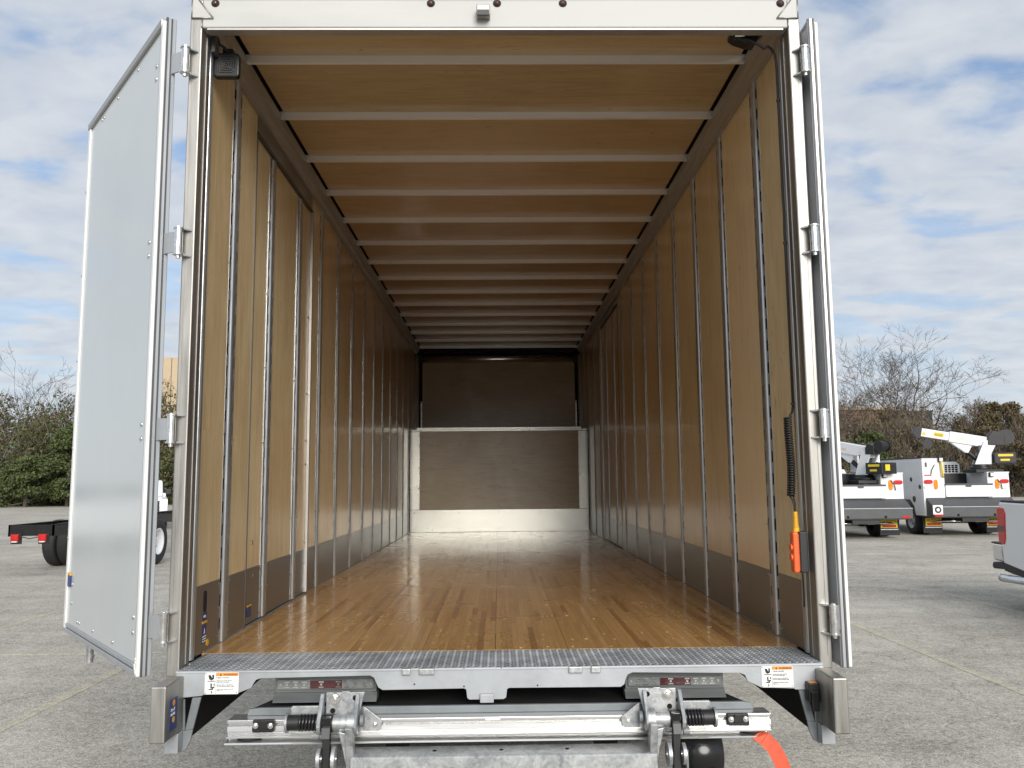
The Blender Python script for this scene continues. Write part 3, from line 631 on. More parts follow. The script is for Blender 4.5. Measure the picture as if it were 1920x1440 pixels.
# --- sill: tread plate, skirt, brackets
sp = MB().box(-1.2185, 1.2185, -0.034, 0.2835, ZF - 0.02, ZF - 0.001).build('sill_plate', 'tread', truck)
mb = MB(); px_, py_ = 0.028, 0.0140
r_ = 0
y = -0.022
while y < 0.276:
    x = -1.205 + (px_ / 2 if r_ % 2 else 0)
    while x < 1.205:
        a = 0.32 if r_ % 2 else -0.32
        c_, s_ = math.cos(a), math.sin(a); L_, W_, H_ = 0.0120, 0.0036, 0.0024
        def q(t, k, z): return (x + c_ * t - s_ * k, y + s_ * t + c_ * k, ZF - 0.001 + z)
        mb.add([q(-L_, 0, 0), q(0, -W_, 0), q(L_, 0, 0), q(0, W_, 0), q(-L_ * .45, 0, H_), q(L_ * .45, 0, H_)], [(0, 1, 4), (1, 2, 5), (1, 5, 4), (2, 3, 5), (3, 0, 4), (3, 4, 5)])
        x += px_
    y += py_; r_ += 1
tag(mb.build('tread_pattern', 'tread', sp), kind='stuff')
YS = -0.036
def zat(u, v, Y=YS): p = PY(u, v, Y); return (p.x, p.z)
sk_pts = [(331, 1256), (337, 1309), (378, 1305), (381, 1303), (448, 1299), (471, 1290), (475, 1282), (480, 1275), (489, 1272), (694, 1267), (701, 1271), (705, 1280), (709, 1289), (717, 1294),
          (870, 1291), (874, 1293), (876, 1309), (880, 1312), (944, 1311), (949, 1308), (951, 1292), (955, 1290), (1164, 1288), (1171, 1283), (1173, 1274), (1177, 1265), (1186, 1261), (1388, 1262), (1397, 1266), (1402, 1277), (1427, 1289), (1489, 1291), (1492, 1293), (1537, 1293), (1540, 1290), (1537, 1244)]
sk = [zat(*p) for p in sk_pts]
sk[0] = (sk[0][0], ZF - 0.003); sk[-1] = (sk[-1][0], ZF - 0.003)
skirt = MB().prism(sk[::-1], 'y', YS, YS + 0.010).build('sill_skirt', 'steel_paint', truck, 0.0015, 2)
MB().box(-1.2185, 1.2185, YS - 0.001, YS + 0.012, ZF - 0.012, ZF - 0.0025).build('skirt_lip', 'steel_paint', skirt, 0.003)
for (u0, u1) in ((754, 770), (786, 815), (1066, 1092), (1108, 1126)):
    a = PY(u0, 1258, YS).x; b = PY(u1, 1258, YS).x
    MB().box(a, b, YS - 0.012, YS + 0.01, ZF - 0.024, ZF - 0.0005).build('hinge_stop', 'galvanised', skirt, 0.003)
a = PY(900, 1300, YS); b = PY(926, 1316, YS)
MB().box(a.x, b.x, YS - 0.016, YS, b.z, a.z).build('latch_tab', 'steel_paint', skirt, 0.003)
mb = MB()
for (u, v) in ((777, 1283), (870, 1254), (870, 1287), (1008, 1253), (1008, 1285), (940, 1253)):
    p = PY(u, v, YS); mb.cyl((p.x, YS - 0.0006, p.z), (p.x, YS + 0.002, p.z), 0.0032, 10)
tag(mb.build('bolt_holes', 'void', skirt), kind='stuff')
mb = MB(); mb.box(-1.17, -1.165, YS - 0.001, YS, ZF - 0.1, ZF - 0.01)
# side brackets below the sill and the stainless dock bumpers
for s in (-1, 1):
    bk = MB()
    for pl in ([(337, 1309), (347, 1309), (347, 1368), (337, 1368)], [(361, 1306), (378, 1305), (362, 1366), (347, 1368)], [(337, 1368), (347, 1368), (362, 1366), (358, 1385), (350, 1402), (337, 1410)]):
        q = [(s * -PY(u, v, -0.02).x, PY(u, v, -0.02).z - .003) for u, v in pl]
        bk.prism(q if s > 0 else q[::-1], 'y', -0.024, -0.012)
    br = bk.build('sill_bracket', 'bracket_grey', truck, 0.003)
    MB().box(s * 1.19, s * 1.236, -0.031, -0.0245, 0.835, ZF - 0.04).build('flange', 'steel_paint', br, 0.001)
    ft = MB().box(s * 1.186, s * 1.236, -0.075, -0.0315, 0.835, 0.905); ft.build('foot', 'steel_paint', br, 0.003)
    db = MB().box(s * 1.186, s * 1.240, -0.205, -0.032, 0.908, 1.102).build('dock_bumper', 'stainless', truck, 0.005)
    if s < 0:
        MB().box(s * 1.1845, s * 1.186, -0.165, -0.095, 0.935, 1.045).build('decal', 'sign_blue', db)
        MB().cyl((s * 1.184, -0.13, 1.03), (s * 1.186, -0.13, 1.03), 0.011, 14).build('decal_badge', 'sign_orange', db)
        MB().cyl((s * 1.184, -0.13, 0.972), (s * 1.186, -0.13, 0.972), 0.011, 14).build('decal_badge', 'yellow', db)
        text('decal_print', '24 x 27', 0.016, 'sign_white', db, (s * 1.1838, -0.158, 1.003), (R(90), 0, R(90)), 0.8)
        text('decal_print', '360-7001', 0.013, 'sign_white', db, (s * 1.1838, -0.158, 0.988), (R(90), 0, R(90)), 0.8)
    else:
        cn = MB().box(1.145, 1.186, -0.075, -0.032, 0.985, 1.055).build('socket_box', 'black', db, 0.004)
        MB().box(1.15, 1.18, -0.088, -0.0751, 0.955, 1.03).build('socket_lid', 'black_gloss', cn, 0.006)
        MB().box(1.150, 1.178, -0.072, -0.045, 1.0552, 1.0565).build('socket_label', 'sign_orange', cn)
        MB().cyl((1.212, -0.034, 0.875), (1.212, -0.0305, 0.875), 0.013, 14).build('bracket_hole', 'void', br)
# warning plates
def warn(u0, v0, u1, v1, tagw):
    p = PY(u0, v0, YS); q = PY(u1, v1, YS); x0, x1, z1, z0 = p.x, q.x, p.z, q.z; W, H = x1 - x0, z1 - z0
    w_ = MB().prism(rrect(x0, x1, z0, z1, 0.004), 'y', YS - 0.0022, YS - 0.0001).build('warning_plate', 'sign_white', truck)
    w_['label'] = tagw
    def X(t): return x0 + W * t
    def Z(t): return z0 + H * t
    yb = YS - 0.0026
    MB().box(X(.34), X(.985), yb, YS - .002, Z(.83), Z(.985)).build('warning_band', 'sign_orange', w_)
    MB().box(X(.33), X(.337), yb, YS - .002, Z(.02), Z(.98)).build('divider', 'ink', w_)
    MB().prism([(X(.44), Z(.855)), (X(.50), Z(.855)), (X(.47), Z(.965))], 'y', yb - .0004, YS - .002).build('hazard_triangle', 'ink', w_)
    y = yb - 0.0006; rr = (R(90), 0, 0)
    text('warning_word', 'WARNING', H * 0.135, 'ink', w_, (X(.55), y, Z(.855)), rr, W / H * 0.62)
    ln = ['CRUSH HAZARD!', 'Always keep hands and feet', 'clear from moving parts.', 'Always stand at a safe distance', 'from the elevated platform edge', 'Consult the operators manual', 'before use.']
    for t, zz in zip(ln, (.73, .60, .535, .41, .345, .215, .145)):
        text('warning_text', t, H * (0.085 if zz > .7 else 0.072), 'ink', w_, (X(.36), y + .0002, Z(zz)), rr, W / H * 0.54)
    pg = MB()
    def poly(pts): pg.prism([(X(a), Z(b)) for a, b in pts][::-1], 'y', yb - .0004, YS - .002)
    poly([(.10, .88), (.17, .88), (.24, .68), (.19, .64), (.13, .70)]); poly([(.22, .90), (.27, .90), (.27, .70), (.22, .68)]); poly([(.08, .62), (.31, .62), (.31, .59), (.08, .59)])
    poly([(.17, .50), (.21, .50), (.21, .33), (.29, .36), (.29, .30), (.21, .26), (.12, .24), (.12, .21), (.25, .21), (.25, .28), (.17, .30)])
    poly([(.27, .50), (.29, .50), (.29, .44), (.31, .44), (.28, .39), (.25, .44), (.27, .44)]); poly([(.20, .04), (.22, .04), (.22, .10), (.24, .10), (.21, .16), (.18, .10), (.20, .10)])
    pg.build('pictogram', 'ink', w_)
    dt = MB()
    for a, b in ((.03, .95), (.96, .91), (.03, .06), (.95, .07)): dt.cyl((X(a), yb - .001, Z(b)), (X(a), YS - .002, Z(b)), 0.0022, 8)
    tag(dt.build('plate_rivets', 'zinc_bolt', w_), kind='stuff')
warn(385, 1261, 447, 1301, 'orange and white warning plate at the left end of the sill')
warn(1427, 1249, 1488, 1288, 'orange and white warning plate at the right end of the sill')

# --- tail lamp bars behind the skirt cut-outs
YL = 0.035
for (u0, u1, v0, v1, s) in ((517, 706, 1264, 1312, -1), (1172, 1357, 1259, 1304, 1)):
    p = PY(u0, v0, YL); q = PY(u1, v1, YL); x0, x1 = p.x, q.x; zt, zb = p.z, q.z; H = zt - zb
    tl = MB().box(x0, x1, YL, YL + 0.05, zb + H * .3, zt).build('tail_lamp_bar', 'lamp_housing', truck, 0.002)
    MB().prism([(YL - 0.028, zb), (YL + .05, zb), (YL + .05, zb + H * .3), (YL, zb + H * .3)], 'x', x0 - 0.004, x1 + 0.003).build('lamp_hood', 'lamp_housing', tl, 0.001)
    m = 0.010
    ls = MB().prism(rrect(x0 + m, x1 - m, zb + H * .44, zb + H * .80, 0.004), 'y', YL - 0.010, YL).build('lamp_lens', 'clear_lens', tl, 0.001)
    W = x1 - x0 - 2 * m
    MB().box(x0 + m + W * .34, x0 + m + W * .67, YL - 0.0112, YL - 0.0102, zb + H * .47, zb + H * .77).build('red_lens', 'red_lens', ls)
    for k in range(10):
        cx = x0 + m + W * (0.10 + 0.80 * k / 9)
        rd = 3 <= k <= 6
        le = MB().box(cx - .0095, cx + .0095, YL - 0.0120, YL - 0.0113, zb + H * .69, zb + H * .74).box(cx - .0095, cx + .0095, YL - 0.0120, YL - 0.0113, zb + H * .50, zb + H * .54)
        le.prism(rrect(cx - .004, cx + .004, zb + H * .58, zb + H * .66, .002, 2), 'y', YL - .012, YL - .0113)
        le.build('led', 'red_lens' if rd and k % 2 else 'led_chrome', ls)
    for x in (x0 + m + 0.012, x1 - m - 0.012): MB().cyl((x, YL - .012, zb + H * .62), (x, YL - .009, zb + H * .62), 0.004, 10).build('lamp_screw', 'zinc_bolt', ls)

# --- liftgate folded under the sill
lift = MB().box(-0.80, 0.795, -0.020, 0.50, 0.905, 0.945).build('liftgate', 'undercoat', truck)
lift['label'] = 'folded aluminium and galvanised liftgate below the sill'
YP = -0.10
prof = [(-0.020, 0.957), (YP + .002, 0.957), (YP, 0.955), (YP, 0.945), (YP + .012, 0.943), (YP + .012, 0.937), (YP, 0.935), (YP - .002, 0.918), (YP, 0.910), (YP + .004, 0.908), (YP + .004, 0.905),
        (YP - .014, 0.902), (YP - .014, 0.897), (-0.020, 0.897)]
MB().prism(prof[::-1], 'x', -1.0, 0.99).build('platform_edge', 'extrusion', lift, 0.0008, 1)
MB().prism([(-0.9, 0.9575), (-0.945, 0.9575), (-0.94, 0.980), (-0.90, 0.984), (0.90, 0.984), (0.935, 0.980), (0.945, 0.9575)][::-1], 'y', -0.045, -0.028).build('platform_flap', 'bracket_grey', lift, 0.002)
MB().prism([(-0.94, -0.027), (0.93, -0.027), (0.78, 0.45), (-0.78, 0.45)], 'z', 0.9575, 0.975).build('platform_deck', 'undercoat', lift)
prof = [(-0.02, 0.893), (YP + .035, 0.893), (YP + .035, 0.884), (YP - .012, 0.881), (YP - .016, 0.876), (YP - .012, 0.873), (-0.02, 0.873)]
MB().prism(prof[::-1], 'x', -1.005, 0.985).build('lower_rail', 'extrusion', lift, 0.0008, 1)
MB().box(-0.06, -0.006, YP - .0015, YP + .002, 0.9455, 0.9545).build('data_plate', 'sign_white', lift)
# torsion tube
tt = MB().prism([(-0.205, 0.856), (-0.105, 0.860), (-0.105, 0.72), (-0.205, 0.69), (-0.21, 0.70), (-0.21, 0.850)], 'x', -0.535, 0.55).build('torsion_tube', 'galvanised', lift, 0.004)
for u in (815, 940, 1063):
    x = PY(u, 1403, -0.15).x
    MB().cyl((x, -0.155, 0.855), (x, -0.155, 0.8595), 0.0075, 14).build('tube_hole', 'void', tt)
def hexbolt(mb, c, axis, r=0.010, h=0.007):
    c = Vector(c); a = Vector(axis)
    mb.cyl(c, c + a * 0.002, r * 1.55, 14); mb.cyl(c + a * .002, c + a * (.002 + h), r, 6, sm=False); mb.cyl(c + a * (.002 + h), c + a * (.007 + h), r * 0.5, 8)
def arm_set(s):
    def q(u, v, Y): p = PY(u, v, Y); return (s * -p.x, p.z - 0.003)
    def flat(pts, Y0, Y1, name, mat, par=lift, bev=0.0015):
        pl = [q(u, v, Y0) for u, v in pts]
        area = sum(a[0] * b[1] - b[0] * a[1] for a, b in zip(pl, pl[1:] + pl[:1]))
        if area > 0: pl = pl[::-1]
        return MB().prism(pl, 'y', Y0, Y1).build(name, mat, par, bev)
    Yb = -0.125
    hang = flat([(612, 1297), (640, 1297), (641, 1295), (654, 1295), (656, 1297), (684, 1296), (672, 1342), (611, 1342)], Yb, Yb + 0.012, 'hanger_plate', 'galvanised')
    for (u, v) in ((666, 1307), (624, 1331)):
        x, z = q(u, v, Yb); MB().cyl((x, Yb - .0008, z), (x, Yb + .004, z), 0.0095, 16).build('plate_hole', 'void', hang)
    x, z = q(628, 1309, Yb); b = MB(); hexbolt(b, (x, Yb, z), (0, -1, 0), 0.0145, 0.011); b.build('bolt', 'zinc_bolt', hang)
    # ears with rounded lower end, standing along y
    for uu, th in ((601, 0.014), (668, 0.014)):
        x, zc = q(uu, 1353, -0.16); x2, zt = q(uu + (12 if uu < 640 else 6), 1300, -0.13)
        ear = []
        for k in range(13):
            a = R(-200 + 220 * k / 12 + 10); ear.append((-0.165 + 0.040 * math.cos(a), zc + 0.042 * math.sin(a)))
        ear += [(-0.115, zt - 0.01), (-0.115, zt + 0.002), (-0.132, zt + 0.002)]
        xx = sorted((x - th / 2, x + th / 2))
        MB().prism(ear, 'x', xx[0], xx[1]).build('ear', 'galvanised', hang, 0.002)
    # pivot tube, black hub, pin head
    x0, z = q(625, 1353, -0.165); x1, _ = q(659, 1353, -0.165); z -= 0.002
    MB().cyl((x0, -0.165, z), (x1, -0.165, z), 0.027, 26).build('pivot_tube', 'galvanised', lift)
    xa, _ = q(606, 1353, -0.17); xb, _ = q(625, 1353, -0.17)
    hub = MB().cyl((xa, -0.165, z), (xb, -0.165, z), 0.031, 24).build('hub', 'black', lift)
    MB().obox(((xa + xb) / 2, -0.197, z), (abs(xa - xb) * .42, 0, 0), (0, 0.010, 0), (0, 0, 0.030)).build('hub_block', 'black_gloss', hub, 0.003)
    b = MB(); hexbolt(b, ((xa + xb) / 2, -0.207, z - .004), (0, -1, 0), 0.004, 0.003); b.build('set_screw', 'zinc_bolt', hub)
    # round hub of the lift arm + the arm
    xa2, _ = q(653, 1353, -0.17); xb2, _ = q(667, 1353, -0.17)
    arm = MB().cyl((xa2, -0.165, z), (xb2, -0.165, z), 0.040, 26)
    arm.obox(((xa2 + xb2) / 2 + s * 0.001, -0.185, z - 0.11), (abs(xa2 - xb2) / 2, 0, 0), (0, 0.022, 0), (0, -0.03, 0.11))
    lf = arm.build('lift_arm', 'galvanised', lift, 0.003)
    xm, _ = q(643, 1365, -0.18); xe, ze = q(662, 1438, -0.20)
    MB().obox(((xm + xe) / 2, -0.178, z - 0.115), Vector((0.014, 0, 0.003 * s)), (0, 0.012, 0), Vector(((xe - xm) / 2, 0.0, -0.088))).build('arm_brace', 'galvanised', lf, 0.003)
    xk, zk = q(644, 1362, -0.17); MB().cyl((xk - .012, -0.175, zk - .006), (xk + .012, -0.175, zk - .002), 0.012, 14).build('weld_boss', 'galvanised', lf)
    # coil spring with end disc and its galvanised carrier
    xs0, _ = q(598, 1353, -0.15); xs1, _ = q(561, 1353, -0.15); xd, _ = q(541, 1353, -0.15); zs = z - 0.001
    pts = []
    turns = 6
    for k in range(turns * 16 + 1):
        a = 2 * math.pi * k / 16; t = k / (turns * 16); pts.append((xs0 + (xs1 - xs0) * t, -0.150 + 0.0245 * math.cos(a), zs + 0.0245 * math.sin(a)))
    sp_ = MB().tube(pts, 0.0062, 8).build('coil_spring', 'black_gloss', lift)
    MB().cyl((xs1 + s * -0.004, -0.15, zs), (xd, -0.15, zs), 0.027, 22).build('spring_collar', 'black', sp_)
    MB().cyl((xs0, -0.15, zs), (xs1, -0.15, zs), 0.017, 16).build('spring_core', 'undercoat', sp_)
    MB().cyl((xd, -0.15, zs), (xd + s * 0.008, -0.15, zs), 0.035, 26).build('spring_disc', 'galvanised', sp_)
    flat([(546, 1325), (548, 1323), (606, 1322), (606, 1342), (545, 1342)], -0.118, -0.106, 'spring_carrier', 'galvanised')
    # grey roller with its bolt
    xr0, zr = q(588, 1378, -0.175); xr1, _ = q(599, 1378, -0.175); xr2, _ = q(606, 1378, -0.175)
    ro = MB().cyl((xr0, -0.175, zr), (xr1, -0.175, zr), 0.014, 18).build('roller', 'bracket_grey', lift); MB().cyl((xr1, -0.175, zr), (xr2, -0.175, zr), 0.008, 6, sm=False).build('roller_bolt', 'zinc_bolt', ro)
    # black rod and the two round link plates below
    xt, zt = q(614, 1362, -0.19); xl, zl = q(612, 1436, -0.21)
    rd = MB().obox(((xt + xl) / 2, -0.205, (zt + zl) / 2 - .02), (0.0135, 0, 0), (0, 0.014, 0), Vector(((xl - xt) / 2, -0.004, (zl - zt) / 2 - 0.03))).build('cylinder_rod', 'black', lift, 0.003)
    MB().obox((xt, -0.222, zt - .012), (0.015, 0, 0), (0, 0.004, 0), (0, 0.004, 0.018)).build('rod_cap', 'vehicle_grey', rd, 0.002)
    for uu, r_ in ((598, 0.036), (626, 0.042)):
        x, zz_ = q(uu, 1422, -0.22); MB().cyl((x - .006, -0.215, zz_), (x + .006, -0.215, zz_), r_, 28).build('link_plate', 'galvanised', rd, 0.0015)
        MB().cyl((x - .010, -0.215, zz_), (x + .010, -0.215, zz_), 0.012, 14).build('link_pin', 'zinc_bolt', rd)
    # triangular bracket on the platform edge
    tb = flat([(681, 1324), (685, 1325), (714, 1347), (716, 1352), (714, 1365), (710, 1369), (681, 1369)], -0.112, -0.103, 'corner_bracket', 'galvanised')
    x, zz_ = q(703, 1357, -0.112); b = MB(); hexbolt(b, (x, -0.112, zz_), (0, -1, 0), 0.0065, 0.005); b.build('bolt', 'zinc_bolt', tb)
    MB().cyl((q(676, 1355, -.14)[0], -0.14, z), (q(682, 1355, -.14)[0], -0.14, z), 0.022, 18).build('pin_head', 'bracket_grey', tb)
    # black clamp block with two nuts
    cb = flat([(474, 1349), (514, 1348), (514, 1369), (511, 1372), (473, 1373), (472, 1368)], -0.118, -0.103, 'clamp_block', 'black', bev=0.003)
    flat([(486, 1350), (500, 1350), (502, 1366), (485, 1366)], -0.123, -0.1181, 'clamp_boss', 'black', cb, 0.002)
    for u in (479, 507):
        x, zz_ = q(u, 1359, -0.118); b = MB(); hexbolt(b, (x, -0.118, zz_), (0, -1, 0), 0.0068, 0.005); b.build('nut', 'zinc_bolt', cb)
    x, zz_ = q(466, 1382, -.08); MB().lathe([(0, 0.001), (0, 0.045), (0.014, 0.045), (0.016, 0.001)], (x, -0.06, 0.882), (0, 0, 1), 22).build('rubber_pad', 'rubber', lift)
arm_set(-1); arm_set(1)
MB().lathe([(0, .001), (0, 0.075), (0.004, 0.085), (0.145, 0.085), (0.15, 0.075), (0.15, 0.001)], (0.665, -0.02, 0.80), (1, 0, 0), 30).build('pump_housing', 'black_gloss', lift)
MB().box(0.668, 0.676, -0.13, -0.1, 0.70, 0.84).build('pump_bracket', 'bracket_grey', lift, .002)
MB().tube([(0.70, -0.08, 0.72), (0.75, -0.10, 0.715), (0.80, -0.11, 0.72), (0.82, -0.08, 0.70)], 0.011, 8).build('hydraulic_hose', 'rubber', lift)

# --- chassis under the body
for s in (-1, 1):
    MB().box(s * 0.40, s * 0.47, 0.25, 9.4, 0.68, 1.0).build('chassis_rail', 'undercoat', truck)
    MB().box(s * 1.236, s * 1.252, 0.04, 8.2, 0.815, ZF - 0.02).build('side_skirt', 'undercoat', truck)
for y in (1.5, 2.1, 3.9, 5.0): MB().box(-1.2, 1.2, y, y + 0.09, 0.92, 1.0195).build('cross_member', 'undercoat', truck)
MB().cyl((-0.95, 2.9, 0.5), (0.95, 2.9, 0.5), 0.09, 16).build('axle', 'undercoat', truck)
MB().box(-0.40, 0.40, 0.62, 0.70, 0.75, 0.93).build('hitch_beam', 'undercoat', truck)
def wheel(par, x, y, r, wd, s, rim='vehicle_white', dish=0.6, n=32, hub=True):
    """tyre with rounded shoulders turned about x; s = side the dish faces"""
    h = wd / 2; ri = r * 0.57
    t = MB().lathe([(-h * .85, ri), (-h, r * .72), (-h * .95, r * .92), (-h * .75, r * .985), (-h * .3, r), (h * .3, r), (h * .75, r * .985), (h * .95, r * .92), (h, r * .72), (h * .85, ri)], (x, y, r), (1, 0, 0), n).build('wheel', 'rubber', par)
    a = s * h
    rm = MB().lathe([(a * .84, ri * 1.0), (a * .96, ri * 1.02), (a * .90, ri * .93), (a * (.84 - dish), ri * .80), (a * (.84 - dish), ri * .42), (a * (.95 - dish * .8), ri * .36), (a * (.98 - dish * .6), ri * .20), (a * (.98 - dish * .6), 0.001)], (x, y, r), (1, 0, 0), n).build('rim', rim, t)
    if hub:
        b = MB()
        for k in range(8):
            a2 = 2 * math.pi * k / 8; b.cyl((x + a * (.84 - dish), y + ri * .58 * math.cos(a2), r + ri * .58 * math.sin(a2)), (x + a * (.86 - dish) + s * .004, y + ri * .58 * math.cos(a2), r + ri * .58 * math.sin(a2)), ri * .09, 8)
        tag(b.build('wheel_holes', 'void', t), kind='stuff')
    return t
for s in (-1, 1):
    wheel(truck, s * 1.08, 2.9, 0.50, 0.27, s, hub=False); wheel(truck, s * 0.76, 2.9, 0.50, 0.27, s, hub=False)
    MB().box(s * 0.62, s * 1.2, 2.25, 2.262, 0.25, 0.93).build('mud_flap', 'rubber', truck)

# --- fittings under the header: square work lamp on the left, camera on the right
wl = MB().prism(rrect(-1.222, -1.112, 3.552, 3.662, 0.016), 'y', 0.150, 0.182).build('work_lamp', 'cord_black', truck, 0.006)
for k in range(1, 5):
    f = 0.046 - 0.010 * k
    MB().tube([(-1.167 + x * 1.0, 0.1492, 3.607 + z) for x, z in [(a, b) for a, b in rrect(-f, f, -f, f, f * .45)] + [rrect(-f, f, -f, f, f * .45)[0]]], 0.0014, 5).build('lens_ridge', 'black_gloss', wl)
MB().box(-1.19, -1.145, 0.166, 0.19, 3.662, 3.690).build('lamp_yoke', 'black', wl, .003)
MB().tube([(-1.165, 0.17, 3.67), (-1.18, 0.16, 3.69), (-1.20, 0.15, 3.70), (-1.208, 0.13, 3.74)], 0.006, 8).build('lamp_cable', 'rubber', wl)
MB().box(-1.215, -1.20, 0.10, 0.15, 3.64, 3.75).build('lamp_bracket', 'seal_dark', wl)
cm = MB().prism([(1.02, 3.735), (1.005, 3.725), (1.005, 3.705), (1.025, 3.690), (1.075, 3.672), (1.11, 3.668), (1.125, 3.70), (1.16, 3.735)][::-1], 'y', 0.085, 0.15).build('rear_camera', 'black', truck, 0.006)
MB().cyl((1.022, 0.10, 3.712), (1.062, 0.10, 3.712), 0.021, 20).build('camera_barrel', 'zinc_bolt', cm)
MB().tube([(1.055, 0.083, 3.690), (1.09, 0.08, 3.675), (1.13, 0.085, 3.655), (1.148, 0.095, 3.648), (1.165, 0.10, 3.662), (1.185, 0.118, 3.662), (1.203, 0.125, 3.64), (1.209, 0.128, 3.58), (1.209, 0.128, 3.0), (1.211, 0.128, 2.92), (1.209, 0.128, 2.85), (1.209, 0.126, 2.10)], 0.0055, 8).build('camera_cable', 'rubber', cm)
for z in (3.43, 2.80, 2.12): MB().cyl((1.209, 0.128, z - .004), (1.209, 0.128, z + .004), 0.0085, 10).build('cable_tie', 'black', cm)

# ------------------------------------------------------------------ loose things on the truck
pn = tag(empty('control_pendant', (1.180, 0.062, 1.445)), 'orange and black pendant control hanging on a coiled cord by the post', 'control')
MB().prism(rrect(-0.027, -0.003, 0.0, 0.160, 0.009), 'y', -0.022, 0.022).build('front_shell', 'orange', pn, 0.008, 3)
MB().prism(rrect(-0.0028, 0.030, 0.002, 0.160, 0.004), 'y', -0.026, 0.021).build('back_shell', 'black', pn, 0.004)
for z in (0.098, 0.060):
    MB().cyl((-0.033, 0.0, z), (-0.022, 0.0, z), 0.014, 20).build('button', 'orange', pn, 0.003)
mb = MB()
for k in range(24): mb.box(-0.0245, -0.004, -0.0232, -0.0222, 0.012 + k * 0.0058, 0.0148 + k * 0.0058)
mb.build('grip_ribs', 'orange', pn)
mb = MB(); z = 0.160
mb.cyl((-0.006, 0, z), (-0.006, 0, z + 0.016), 0.013, 16)
for k in range(9): mb.cyl((-0.006, 0, z + 0.018 + k * 0.0066), (-0.006, 0, z + 0.0222 + k * 0.0066), 0.0115 - k * 0.0003, 14)
mb.cyl((-0.006, 0, z + .016), (-0.006, 0, z + 0.078), 0.0065, 12)
mb.build('strain_relief', 'yellow', pn)
pts = []
turn, zb0, zb1 = 32, 0.300, 0.615
for k in range(turn * 10 + 1):
    a = 2 * math.pi * k / 10; t = k / (turn * 10); wob = 0.004 * math.sin(t * 5)
    pts.append((-0.020 + wob + 0.0140 * math.cos(a) + 0.006 * t, 0.0140 * math.sin(a), zb0 + (zb1 - zb0) * t))
cc = MB().tube(pts, 0.0038, 6).build('coil_cord', 'cord_black', pn)
MB().tube([(-0.006, 0, 0.236), (-0.008, 0, 0.262), (-0.014, 0, 0.285), (-0.022, 0.008, 0.302)], 0.0038, 8).build('cord_tail', 'rubber', cc)
MB().tube([(-0.004, 0.004, 0.236), (-0.003, 0.004, 0.275), (-0.008, 0.006, 0.30), (-0.008, 0.006, 0.33)], 0.003, 8).build('cord_tail', 'rubber', cc)
MB().tube([(-0.012, 0.006, 0.612), (0.006, 0.03, 0.63), (0.022, 0.06, 0.64), (0.029, 0.064, 0.665)], 0.005, 8).build('cord_top', 'rubber', cc)
MB().tube([(0.012, 0, 0.002), (0.020, 0.02, -0.03), (0.028, 0.04, -0.08), (0.030, 0.05, -0.14)], 0.003, 6).build('cord_lower', 'rubber', cc)

st = MB()
path = [(0.915, -0.075, 0.886), (0.935, -0.105, 0.884), (0.956, -0.128, 0.874), (0.980, -0.145, 0.850), (1.000, -0.155, 0.81), (1.016, -0.160, 0.76), (1.030, -0.165, 0.70), (1.040, -0.168, 0.62), (1.046, -0.17, 0.5), (1.05, -0.17, 0.36), (1.07, -0.18, 0.2), (1.10, -0.2, 0.06), (1.16, -0.22, 0.012), (1.3, -0.26, 0.012)]
V = [Vector(p) for p in path]; vv = []; ff = []
for i, p in enumerate(V):
    d = (V[min(i + 1, len(V) - 1)] - V[max(i - 1, 0)]).normalized(); sd_ = Vector((0.93, -0.35, 0.10)); sd_ = (sd_ - d * sd_.dot(d)).normalized() * 0.026; nn = d.cross(sd_).normalized() * 0.0014
    vv += [p - sd_ - nn, p + sd_ - nn, p + sd_ + nn, p - sd_ + nn]
for i in range(len(V) - 1):
    for k in range(4): ff.append((4 * i + k, 4 * i + (k + 1) % 4, 4 * i + 4 + (k + 1) % 4, 4 * i + 4 + k))
st.add(vv, ff, False); st.add(vv[:4], [(3, 2, 1, 0)])
tag(st.build('pull_strap', 'red_strap'), 'red webbing strap hanging from the right end of the folded liftgate', 'strap')
mb = MB()
for k in range(45):
    x = random.uniform(-1.15, 1.15); y = 0.30 + random.random() ** 2 * 3.2; a = random.uniform(0, 3.14); ln = random.uniform(.002, .008) * (2.2 if random.random() < .06 else 1)
    mb.obox((x, y, ZF + .0016), (math.cos(a) * ln, math.sin(a) * ln, 0), (-math.sin(a) * .0009, math.cos(a) * .0009, 0), (0, 0, .0007))
tag(mb.build('wood_splinters', 'splinter'), 'tiny pale wood splinters scattered on the cargo floor', 'debris', kind='stuff')

